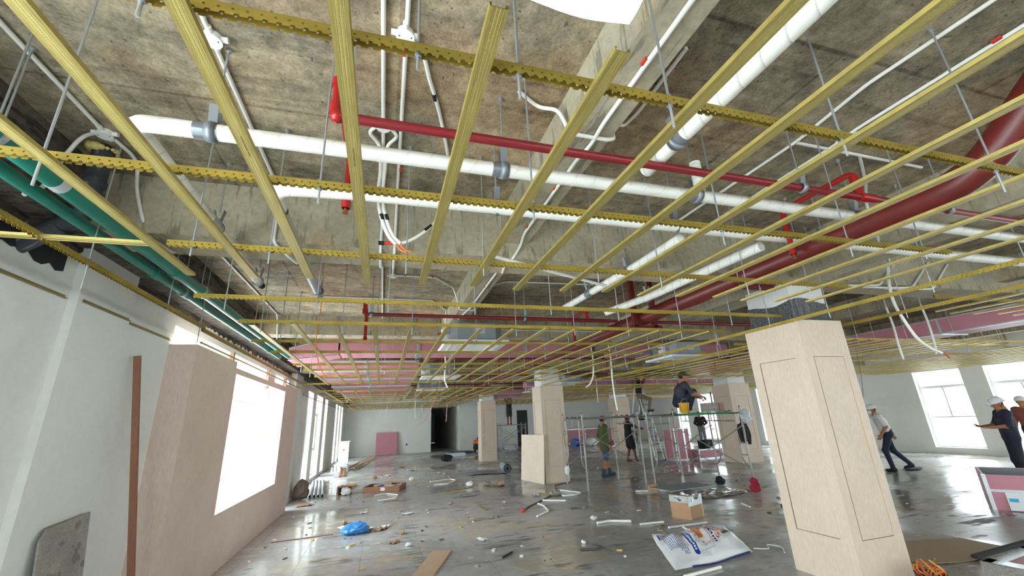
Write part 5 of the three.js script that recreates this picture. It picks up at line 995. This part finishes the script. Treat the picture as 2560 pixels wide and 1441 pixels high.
// fine litter: chips, shavings and crumbs that nobody would count
{
  scene.updateMatrixWorld(true);
  const taken3 = scene.children.filter((o) => o.userData.category && o.userData.kind !== 'structure').map((o) => new THREE.Box3().setFromObject(o)).filter((b) => b.min.y < .1 && b.max.x - b.min.x < 3 && b.max.z - b.min.z < 8);
  const list = [], tones = [0xe8e6e0, 0xbfae8c, 0x55504a, 0xa9a39a, 0xc9b061, 0x7d6a58], cc = new THREE.Color(), base = layers(900, 9, 3);
  for (let i = 0; i < 900; i++) {
    const x = rr(-1.8, 9.5), z = rr(-24, -4.6); if (base((x + 3) / 14, (z + 25) / 24) < .47 && i % 4) continue;
    if (x > 4.2 && x < 5.4 && ((z > -4.6 && z < -3.2) || (z > -12.9 && z < -11.5) || (z > -21 && z < -19.5))) continue;
    if (taken3.some((b) => x > b.min.x - .06 && x < b.max.x + .06 && z > b.min.z - .06 && z < b.max.z + .06)) continue;
    const s = rr(.012, .045), g = bx(s * rr(1, 2.6), s * .35, s, x, s * .18, z, 0, rr(0, 3), 0), n = g.attributes.position.count, c = new Float32Array(n * 3); cc.set(tones[Math.floor(rnd() * tones.length)]); for (let k = 0; k < n; k++) c.set([cc.r, cc.g, cc.b], k * 3);
    g.setAttribute('color', new THREE.BufferAttribute(c, 3)); list.push(g);
  }
  const m = mesh('floor_litter', mergeGeometries(list), std({ color: 0xffffff, vertexColors: true, roughness: .85 })); m.userData.kind = 'stuff'; tag(m, 'fine chips and shavings scattered over the dusty floor', 'litter');
}
// on the green deck
{
  let o = thing('yellow_bucket', 'yellow plastic bucket on the green deck beside the seated man', 'bucket', [6.86, 1.691, -8.70], .3);
  W(o, 'bucket_body', clean(new THREE.LatheGeometry([[.0, 0], [.09, 0], [.125, .24], [.13, .24], [.12, .235], [.085, .015], [0, .015]].map(([a, b]) => new THREE.Vector2(a, b)), 20)), M.yellow); W(o, 'bucket_handle', clean(new THREE.TorusGeometry(.12, .005, 5, 20, Math.PI).rotateX(.5).translate(0, .23, 0)), M.zinc);
  o = thing('tool_crate', 'mud spattered crate on the green deck in front of the seated man', 'crate', [7.52, 1.691, -8.55], .35);
  W(o, 'crate_body', merge([bx(.42, .012, .3, 0, .008, 0), bx(.42, .2, .014, 0, .1, .15), bx(.42, .2, .014, 0, .1, -.15), bx(.014, .2, .3, .21, .1, 0), bx(.014, .2, .3, -.21, .1, 0)]), M.cement); W(o, 'trowel_handle', rod([.05, .15, 0], [.02, .46, .02], .016, 8), M.dark); W(o, 'pan', bx(.2, .19, .02, .13, .11, .17), M.cardDark);
  o = thing('plastic_carrier', 'white plastic bag hanging from the scaffold end by the large casing', 'plastic bag', [7.86, 1.4, -7.94], .4); const b = crumple(.17, .16, .1, 171, 4, .4); W(o, 'bag_body', b, M.film); W(o, 'bag_knot', rod([0, .2, 0], [-.05, .34, -.05], .02, 8), M.film);
  o = thing('black_jacket', 'black jacket hanging down the scaffold post behind the white bag', 'jacket', [7.86, .98, -8.1]); W(o, 'cloth', (() => { return merge([crumple(.10, .26, .06, 175, 4, .35).translate(.02, 0, 0), soft([[-.08, .42, 0], [-.12, .25, .02], [-.1, .05, .03]], .035, { seg: 7 }), soft([[.1, .42, 0], [.14, .22, .02], [.12, -.02, .0]], .035, { seg: 7 }), soft([[0, .4, 0], [-.05, .55, .05], [-.07, .66, .1]], .014, { seg: 6 })]); })(), M.dark);
}

// ------------------------------------------------------------------ people
const smin = (a, b, k) => { const h = Math.max(0, k - Math.abs(a - b)) / k; return Math.min(a, b) - h * h * k * .25; };
function capsule(b) {                                        // [ax, ay, az, bx, by, bz, ra, rb, colour]
  const [ax, ay, az, bx_, by, bz, ra, rb] = b, dx = bx_ - ax, dy = by - ay, dz = bz - az, L2 = dx * dx + dy * dy + dz * dz || 1e-9;
  return (x, y, z) => { const t = Math.max(0, Math.min(1, ((x - ax) * dx + (y - ay) * dy + (z - az) * dz) / L2)); return Math.hypot(x - ax - dx * t, y - ay - dy * t, z - az - dz * t) - (ra + (rb - ra) * t); };
}
// mesh a list of bones on a cubic grid; the colour of a vertex is that of the nearest bone (or of paint)
function blend(bones, cell, k, paint) {
  const fs = bones.map(capsule), lo = [1e9, 1e9, 1e9], hi = [-1e9, -1e9, -1e9];
  for (const b of bones) for (let i = 0; i < 3; i++) { const r = Math.max(b[6], b[7]) + cell * 3; lo[i] = Math.min(lo[i], b[i] - r, b[i + 3] - r); hi[i] = Math.max(hi[i], b[i] + r, b[i + 3] + r); }
  const size = Math.max(hi[0] - lo[0], hi[1] - lo[1], hi[2] - lo[2]), n = Math.ceil(size / cell) + 4, half = n / 2, c = [0, 1, 2].map((i) => (lo[i] + hi[i]) / 2), S = cell * half;
  const mc = new MarchingCubes(n, M.white, false, false, 90000); mc.isolation = 0;
  const f = mc.field; f.fill(1);
  bones.forEach((b, j) => {
    const r = Math.max(b[6], b[7]) + k + cell * 2, g = fs[j], a = [], e = [];
    for (let i = 0; i < 3; i++) { a[i] = Math.max(0, Math.floor((Math.min(b[i], b[i + 3]) - r - c[i]) / cell + half)); e[i] = Math.min(n - 1, Math.ceil((Math.max(b[i], b[i + 3]) + r - c[i]) / cell + half)); }
    for (let z = a[2]; z <= e[2]; z++) for (let y = a[1]; y <= e[1]; y++) for (let x = a[0]; x <= e[0]; x++) { const o = z * n * n + y * n + x; f[o] = smin(f[o], g((x - half) * cell + c[0], (y - half) * cell + c[1], (z - half) * cell + c[2]), k); }
  });
  for (let i = 0; i < f.length; i++) f[i] = -f[i];
  mc.update();
  const N = mc.count, P = mc.positionArray, pos = new Float32Array(N * 3), nor = new Float32Array(N * 3), col = new Float32Array(N * 3), cc = new THREE.Color();
  const all = (x, y, z) => { let d = 1; for (const g of fs) d = smin(d, g(x, y, z), k); return d; };
  for (let i = 0; i < N; i++) {
    const x = P[i * 3] * S + c[0], y = P[i * 3 + 1] * S + c[1], z = P[i * 3 + 2] * S + c[2], e = cell * .4;
    const gx = all(x + e, y, z) - all(x - e, y, z), gy = all(x, y + e, z) - all(x, y - e, z), gz = all(x, y, z + e) - all(x, y, z - e), gl = Math.hypot(gx, gy, gz) || 1;
    pos.set([x, y, z], i * 3); nor.set([gx / gl, gy / gl, gz / gl], i * 3);
    let best = 1e9, bc = 0xffffff; for (let j = 0; j < fs.length; j++) { const d = fs[j](x, y, z); if (d < best) { best = d; bc = bones[j][8]; } }
    cc.set(paint ? paint(x, y, z, bc) : bc); col.set([cc.r, cc.g, cc.b], i * 3);
  }
  for (let i = 0; i < N; i += 3) {                            // wind every triangle outwards
    const q = (j, a) => pos[(i + j) * 3 + a], ux = q(1, 0) - q(0, 0), uy = q(1, 1) - q(0, 1), uz = q(1, 2) - q(0, 2), vx = q(2, 0) - q(0, 0), vy = q(2, 1) - q(0, 1), vz = q(2, 2) - q(0, 2);
    if ((uy * vz - uz * vy) * nor[i * 3] + (uz * vx - ux * vz) * nor[i * 3 + 1] + (ux * vy - uy * vx) * nor[i * 3 + 2] < 0) for (const A of [pos, nor, col]) for (let a = 0; a < 3; a++) { const t = A[(i + 1) * 3 + a]; A[(i + 1) * 3 + a] = A[(i + 2) * 3 + a]; A[(i + 2) * 3 + a] = t; }
  }
  const g = new THREE.BufferGeometry(); g.setAttribute('position', new THREE.BufferAttribute(pos, 3)); g.setAttribute('normal', new THREE.BufferAttribute(nor, 3)); g.setAttribute('uv', new THREE.BufferAttribute(new Float32Array(N * 2), 2)); g.setAttribute('color', new THREE.BufferAttribute(col, 3));
  return g;
}
function headGeo(skin, hair, mask) {                          // centred on the head, facing +z
  const b = [[0, .035, -.018, 0, .03, .02, .088, .082, skin], [0, -.035, .03, 0, -.06, .05, .062, .045, skin], [0, -.09, .062, 0, -.085, .066, .028, .026, skin], [0, .01, .098, 0, -.022, .112, .010, .014, skin], [.085, .0, .0, .088, -.02, .005, .014, .012, skin], [-.085, .0, .0, -.088, -.02, .005, .014, .012, skin], [-.03, .028, .088, .03, .028, .088, .012, .012, skin], [0, -.05, -.03, 0, -.15, -.035, .052, .055, skin]];
  return blend(b, .0062, .03, (x, y, z, c) => {
    if (mask && z > .045 && y < -.008 && y > -.1) return 0xe4ecf0;
    if (hair !== null && (y > .055 + z * .55 || (z < -.02 && y > -.05))) return hair;
    if (z > .07 && Math.abs(Math.abs(x) - .033) < .014 && Math.abs(y - .008) < .006) return 0x241a16;
    if (z > .08 && Math.abs(x) < .024 && Math.abs(y + .052) < .004) return 0x7c463c;
    return c;
  });
}
function handGeo(skin, curl, side) {                          // wrist at 0, fingers along -y, palm facing -z, thumb on side * x
  const b = [[-.022, -.02, 0, -.03, -.075, 0, .016, .013, skin], [0, -.015, 0, 0, -.08, 0, .018, .014, skin], [.022, -.02, 0, .03, -.075, 0, .016, .013, skin]];
  [[-.030, .062, .8], [-.010, .078, .95], [.011, .084, 1], [.031, .076, .95]].forEach(([x, L], i) => {
    let p = [x, -.085, 0], a = curl * (.5 + .12 * (3 - i)); const r = .0088 - .0006 * Math.abs(i - 2);
    for (const s of [.46, .3, .24]) { const q = [p[0] * 1.02, p[1] - Math.cos(a) * L * s, p[2] - Math.sin(a) * L * s]; b.push([...p, ...q, r, r * .92, skin]); p = q; a += curl * .75; }
  });
  b.push([.026, -.03, -.004, .052, -.058, -.014, .013, .0105, skin], [.052, -.058, -.014, .058, -.085, -.026, .0100, .0085, skin]);
  return blend(b.map((q) => side > 0 ? q : q.map((v, i) => i === 0 || i === 3 ? -v : v)), .0045, .010);
}
const stand = () => ({ pelvis: [0, .95, 0], chest: [0, 1.27, .0], neck: [0, 1.46, .0], head: [0, 1.6, .02], sh: .185, hipL: [.09, .92, 0], hipR: [-.09, .92, 0], kneeL: [.1, .5, .02], kneeR: [-.1, .5, .02], ankL: [.1, .085, -.02], ankR: [-.1, .085, -.02], elL: [.25, 1.14, -.02], elR: [-.25, 1.14, -.02], wrL: [.26, .9, .06], wrR: [-.26, .9, .06], headYaw: 0, headPitch: 0, toe: [0, 0, .15] });
function person(label, j, c, pos, turn, { sleeve = .5, shorts = 0, hem = 0, hat, mask = false, curl = .5, build = 1, noHead = false, cell = .013 } = {}) {
  const o = thing('person', label, 'person', pos, turn), b = [], lerp = (p, q, t) => p.map((v, i) => v + (q[i] - v) * t), B = (p, q, r, s, col) => b.push([...p, ...q, r * build, s * build, col]);
  const up = j.neck.map((v, i) => v - j.pelvis[i]), L = Math.hypot(...up);
  const shL = [j.neck[0] + j.sh, j.neck[1] - .055, j.neck[2] + (j.shz ?? 0)], shR = [j.neck[0] - j.sh, j.neck[1] - .055, j.neck[2] - (j.shz ?? 0)];
  // trunk
  const waist = lerp(j.pelvis, j.chest, .5);
  B([j.pelvis[0] + .055, j.pelvis[1], j.pelvis[2]], [waist[0] + .05, waist[1], waist[2]], .112, .10, hem ? c.top : c.legs); B([j.pelvis[0] - .055, j.pelvis[1], j.pelvis[2]], [waist[0] - .05, waist[1], waist[2]], .112, .10, hem ? c.top : c.legs);
  B([waist[0] + .05, waist[1] - .06, waist[2]], [j.chest[0] + .07, j.chest[1], j.chest[2]], .112, .112, c.top); B([waist[0] - .05, waist[1] - .06, waist[2]], [j.chest[0] - .07, j.chest[1], j.chest[2]], .112, .112, c.top);
  B([j.chest[0] + .06, j.chest[1], j.chest[2]], lerp(shL, j.neck, .25), .108, .062, c.top); B([j.chest[0] - .06, j.chest[1], j.chest[2]], lerp(shR, j.neck, .25), .108, .062, c.top);
  B(shL, shR, .062, .062, c.top);
  B([j.neck[0], j.neck[1] - .03, j.neck[2]], j.head.map((v, i) => i === 1 ? v - .07 : v), .058, .05, c.skin);
  for (const s of ['L', 'R']) {
    const sh = s === 'L' ? shL : shR, el = j['el' + s], wr = j['wr' + s], hip = j['hip' + s], kn = j['knee' + s], an = j['ank' + s], cut = lerp(sh, el, Math.min(1, sleeve * 2 - .15));
    B(sh, cut, .060, .056, c.top); if (sleeve < .9) B(cut, el, .046, .041, c.skin);
    if (sleeve >= .9) { B(sh, el, .058, .05, c.top); B(el, lerp(el, wr, .9), .048, .038, c.top); }
    B(el, wr, .042, .029, sleeve >= .9 ? c.top : c.skin);
    B(hip, kn, .092, .066, c.legs);
    if (hem) { const h = lerp(hip, kn, hem); B([hip[0], hip[1] + .06, hip[2]], h, .115, .12, c.top); }
    if (shorts) { const k = lerp(kn, an, Math.max(0, shorts - 1)); B(lerp(hip, kn, .4), lerp(hip, kn, Math.min(1, shorts)), .092, .08, c.legs); B(kn, an, .056, .037, c.skin); } else { B(kn, an, .066, .052, c.legs); }
    const t = j['toe' + s] ?? j.toe, toe = [an[0] + t[0], Math.max(an[1] - .05 + t[1], t[3] ?? -9), an[2] + t[2]];
    B([an[0], an[1] - .045, an[2] - .035], toe, .042, .034, c.shoe); if (shorts && c.boot) B(an, lerp(an, kn, .25), .05, .05, c.shoe);
  }
  const parts = [blend(b, cell, .045)];
  const hm = new THREE.Matrix4().compose(V(...j.head), new THREE.Quaternion().setFromEuler(new THREE.Euler(j.headPitch, j.headYaw, 0, 'YXZ')), V(1, 1, 1));
  if (!noHead) parts.push(headGeo(c.skin, c.hair ?? 0x1a1614, mask).applyMatrix4(hm));
  for (const s of ['L', 'R']) {
    const el = V(...j['el' + s]), wr = V(...j['wr' + s]), d = wr.clone().sub(el).normalize(), y = d.clone().negate(), ref = j['palm' + s] ? V(...j['palm' + s]) : V(s === 'L' ? 1 : -1, 0, 0), z = ref.addScaledVector(y, -ref.dot(y)).normalize(), x = y.clone().cross(z);
    parts.push(handGeo(c.skin, j['curl' + s] ?? curl, (s === 'L' ? -1 : 1) * (j.flip ?? 1)).applyMatrix4(new THREE.Matrix4().makeBasis(x, y, z).setPosition(wr)));
  }
  mesh('body', mergeGeometries(parts.map(clean)), M.cloth, o);
  if (hat) {
    const h = new THREE.Group(); h.name = hat.kind; h.applyMatrix4(hm); o.add(h); const m = std({ color: hat.colour, roughness: hat.kind === 'helmet' ? .25 : .9 });
    if (hat.kind === 'helmet') {
      mesh('shell', clean(new THREE.LatheGeometry([[.0, .145], [.05, .138], [.09, .112], [.115, .07], [.122, .03], [.14, .022], [.141, .018], [.118, .02], [.0, .02]].map(([a, q]) => new THREE.Vector2(a, q)), 28).scale(.92, 1, 1.1)), m, h);
      mesh('peak', clean(new THREE.CylinderGeometry(.1, .1, .006, 20, 1, false, -Math.PI / 2, Math.PI).scale(.95, 1, .75).translate(0, .022, .1)), m, h); mesh('ridge', bx(.03, .012, .17, 0, .138, 0), m, h);
      mesh('chin_strap', clean(new THREE.TorusGeometry(.098, .006, 5, 20, Math.PI).rotateZ(Math.PI).scale(.95, 1.15, 1).translate(0, .02, .0)), M.dark, h);
    } else {
      mesh('crown', clean(new THREE.SphereGeometry(.107, 20, 12, 0, Math.PI * 2, 0, Math.PI * .52).scale(.92, .95, 1.06).translate(0, .03, 0)), m, h);
      mesh('brim', clean(new THREE.CylinderGeometry(.09, .09, .008, 18, 1, false, -Math.PI / 2, Math.PI).scale(.9, 1, .9).translate(0, .042, hat.back ? -.09 : .09)), m, h);
    }
  }
  return o;
}
M.cloth = std({ color: 0xffffff, vertexColors: true, roughness: .8 });
const SK = 0xa8714f, SD = 0x7d4a33;
{
  const R = Math.PI / 2;                                      // turn +90 degrees: facing +x
  let j = stand(); Object.assign(j, { pelvis: [0, .25, -.12], chest: [0, .55, -.02], neck: [0, .72, .06], head: [0, .86, .10], hipL: [.1, .24, -.08], hipR: [-.1, .24, -.08], kneeL: [.17, .50, .26], kneeR: [-.16, .48, .24], ankL: [.12, .085, .1], ankR: [-.12, .085, .08], elL: [.22, .46, .2], elR: [-.24, .44, .18], wrL: [.12, .36, .44], wrR: [-.12, .37, .43], headYaw: -.2, headPitch: .12, toe: [0, 0, .15, .04], palmL: [0, 1, 0], palmR: [0, 1, 0] });
  person('man in a dark shirt and olive cap squatting on the green scaffold deck', j, { top: 0x3a3843, legs: 0x1b2036, skin: SK, shoe: 0xd8d4cc }, [7.0, 1.692, -8.9], R - .3, { hat: { kind: 'cap', colour: 0x4a4638 }, curl: .7 });
  j = stand(); Object.assign(j, { kneeL: [.11, .5, .06], ankL: [.12, .085, .14], ankR: [-.1, .085, -.16], kneeR: [-.1, .5, -.04], elL: [.26, 1.15, -.06], wrL: [.28, .95, .14], elR: [-.26, 1.15, -.1], wrR: [-.27, .9, .02], headPitch: .1, headYaw: .15 });
  person('man in a green camouflage shirt and red cap standing behind the grey scaffold', j, { top: 0x49562f, legs: 0x3d4e63, skin: SK, shoe: 0x33404c, boot: 1 }, [6.55, 0, -12.25], R - .1, { sleeve: 1, shorts: 1.15, hem: .3, hat: { kind: 'cap', colour: 0xa44a36 }, mask: true });
  j = stand(); Object.assign(j, { kneeL: [.1, .5, .02], ankL: [.1, .085, -.1], kneeR: [-.1, .5, .1], ankR: [-.1, .085, .16], elR: [-.27, 1.27, .2], wrR: [-.2, 1.2, .45], elL: [.26, 1.2, .14], wrL: [.22, 1.05, .32], headPitch: .08 });
  person('barefoot person in a long black shirt reaching towards the ladder', j, { top: 0x141417, legs: 0x1a1a1c, skin: SD, shoe: SD }, [9.3, 0, -15.35], R - .15, { shorts: .95, hem: .8 });
  j = stand(); Object.assign(j, { kneeL: [.1, .5, .05], ankL: [.1, .085, -.06], hipR: [-.09, .92, .02], kneeR: [-.12, .78, .38], ankR: [-.12, .4, .3], elL: [.24, 1.42, .2], wrL: [.2, 1.6, .3], elR: [-.25, 1.45, .2], wrR: [-.2, 1.66, .3], headPitch: -.2 });
  person('person in khaki trousers and a black top standing on the ladder', j, { top: 0x121214, legs: 0x7d6d57, skin: SD, shoe: 0x2a2320 }, [9.86, 1.5, -15.1], R - .5, { sleeve: .5 });
  j = stand(); Object.assign(j, { pelvis: [0, .93, -.03], chest: [0, 1.24, .05], neck: [0, 1.43, .12], head: [0, 1.56, .17], kneeL: [.09, .52, .16], ankL: [.09, .085, .1], kneeR: [-.09, .5, -.08], ankR: [-.09, .17, -.36], elL: [.25, 1.13, .06], wrL: [.25, .92, .2], elR: [-.26, 1.14, -.14], wrR: [-.27, .92, -.22], headPitch: .15, toeR: [0, -.04, .13, .02] });
  person('man in a white helmet and white shirt walking past the large column casing', j, { top: 0xd9d9d8, legs: 0x1c2638, skin: SK, shoe: 0x15161a }, [12.98, 0, -8.5], -2.2, { hat: { kind: 'helmet', colour: 0xe9eaec }, mask: true });
  j = stand(); Object.assign(j, { elL: [.27, 1.16, .06], wrL: [.14, 1.14, .3], elR: [-.27, 1.16, .08], wrR: [-.1, 1.15, .32], headPitch: .3, headYaw: .15, kneeL: [.1, .5, .04], palmL: [0, -1, .2], palmR: [0, -1, .2] });
  const nv = person('man in a white helmet and navy clothes looking at a phone at the right edge', j, { top: 0x22283c, legs: 0x1b2030, skin: SK, shoe: 0x15161a }, [12.3, 0, -5.75], -2.35, { hat: { kind: 'helmet', colour: 0xf0f1f3 }, sleeve: .55 });
  const ph = thing('phone', 'dark phone held by the man in navy clothes', 'phone', [12.3, 0, -5.75], -2.35); W(ph, 'phone_body', rbx(.075, .01, .15, .004, .02, 1.175, .43, -.5), M.dark); W(ph, 'phone_screen', bx(.066, .001, .135, .02, 1.181, .427, -.5), M.steelDark);
  j = stand(); person('helmeted person half cut off by the right edge of the picture', j, { top: 0x8a4e46, legs: 0x2a2f40, skin: SK, shoe: 0x15161a }, [15.6, 0, -6.85], -R, { hat: { kind: 'helmet', colour: 0xe4e5e7 } });
  j = stand(); Object.assign(j, { elL: [.28, 1.16, .02], wrL: [.14, 1.05, .2], elR: [-.28, 1.16, .02], wrR: [-.14, 1.02, .2] });
  person('distant person in a black jacket and grey jeans before the bright window', j, { top: 0x1d1d22, legs: 0x6b7078, skin: SK, shoe: 0x22242a }, [16.0, 0, -19.2], -.7, { sleeve: 1, cell: .016 });
  j = stand(); Object.assign(j, { elL: [.2, 1.5, .14], wrL: [.14, 1.72, .2], elR: [-.22, 1.48, .14], wrR: [-.12, 1.7, .2] });
  person('distant person in dark shorts standing on the small white scaffold', j, { top: 0x23262b, legs: 0x33353b, skin: SD, shoe: SD }, [7.65, 1.49, -26.4], Math.PI, { shorts: .9, cell: .016 });
  j = stand(); Object.assign(j, { pelvis: [0, .24, -.1], chest: [0, .52, .06], neck: [0, .64, .2], head: [0, .7, .32], hipL: [.1, .24, -.06], hipR: [-.1, .24, -.06], kneeL: [.18, .48, .24], kneeR: [-.18, .48, .24], ankL: [.13, .085, .06], ankR: [-.13, .085, .06], elL: [.25, .4, .24], elR: [-.25, .4, .24], wrL: [.14, .18, .4], wrR: [-.14, .18, .4], headPitch: .6, toe: [0, 0, .14, .04] });
  person('person in an orange shirt crouching beside the distant column casing', j, { top: 0xd2661e, legs: 0x2c2f3a, skin: SK, shoe: 0x22242a }, [5.62, 0, -26.9], 2.6, { sleeve: 1, cell: .016, build: 1.12 });
  j = stand(); Object.assign(j, { pelvis: [0, .32, -.1], chest: [0, .62, .0], neck: [0, .8, .06], head: [0, .93, .1], hipL: [.1, .31, -.06], hipR: [-.1, .31, -.06], kneeL: [.15, .52, .3], kneeR: [-.15, .52, .3], ankL: [.13, .085, .22], ankR: [-.13, .085, .22], elL: [.24, .5, .12], elR: [-.24, .5, .12], wrL: [.14, .46, .34], wrR: [-.14, .46, .34], headPitch: .3, toe: [0, 0, .14, .04] });
  person('person in black with reddish trousers sitting low behind the second casing', j, { top: 0x1d1a1c, legs: 0x8a4a3c, skin: SK, shoe: 0x22242a }, [10.35, 0, -26.2], -1.9, { cell: .016 });
}
{ // paper bag in the camouflage man's hand
  const o = thing('carrier_bag', 'small dark red printed bag held by the man in camouflage', 'bag', [6.98, .86, -12.52], .3); W(o, 'bag_body', bx(.15, .18, .06, 0, 0, 0, 0, 0, .2), std({ color: 0x7b2430, roughness: .6 })); W(o, 'white_band', bx(.152, .04, .062, .012, -.05, 0, 0, 0, .2), M.paper); W(o, 'handle', clean(new THREE.TorusGeometry(.04, .004, 5, 12, Math.PI).translate(-.02, .09, 0)), M.dark);
}

// rods that would pass through a duct or an air unit were never drilled there
{
  scene.updateMatrixWorld(true);
  const solid = scene.children.filter((o) => /^(air_duct|cassette_unit)/.test(o.name)).map((o) => { const b = new THREE.Box3(); o.traverse((m) => { if (m.isMesh && /duct_section|taper|casing|fascia/.test(m.name)) b.expandByObject(m); }); return b; });
  for (const o of scene.children.filter((q) => q.name.startsWith('hanger_rod'))) if (solid.some((b) => o.position.x > b.min.x - .03 && o.position.x < b.max.x + .03 && o.position.z > b.min.z - .03 && o.position.z < b.max.z + .03)) scene.remove(o);
}
renderer.render(scene, camera);
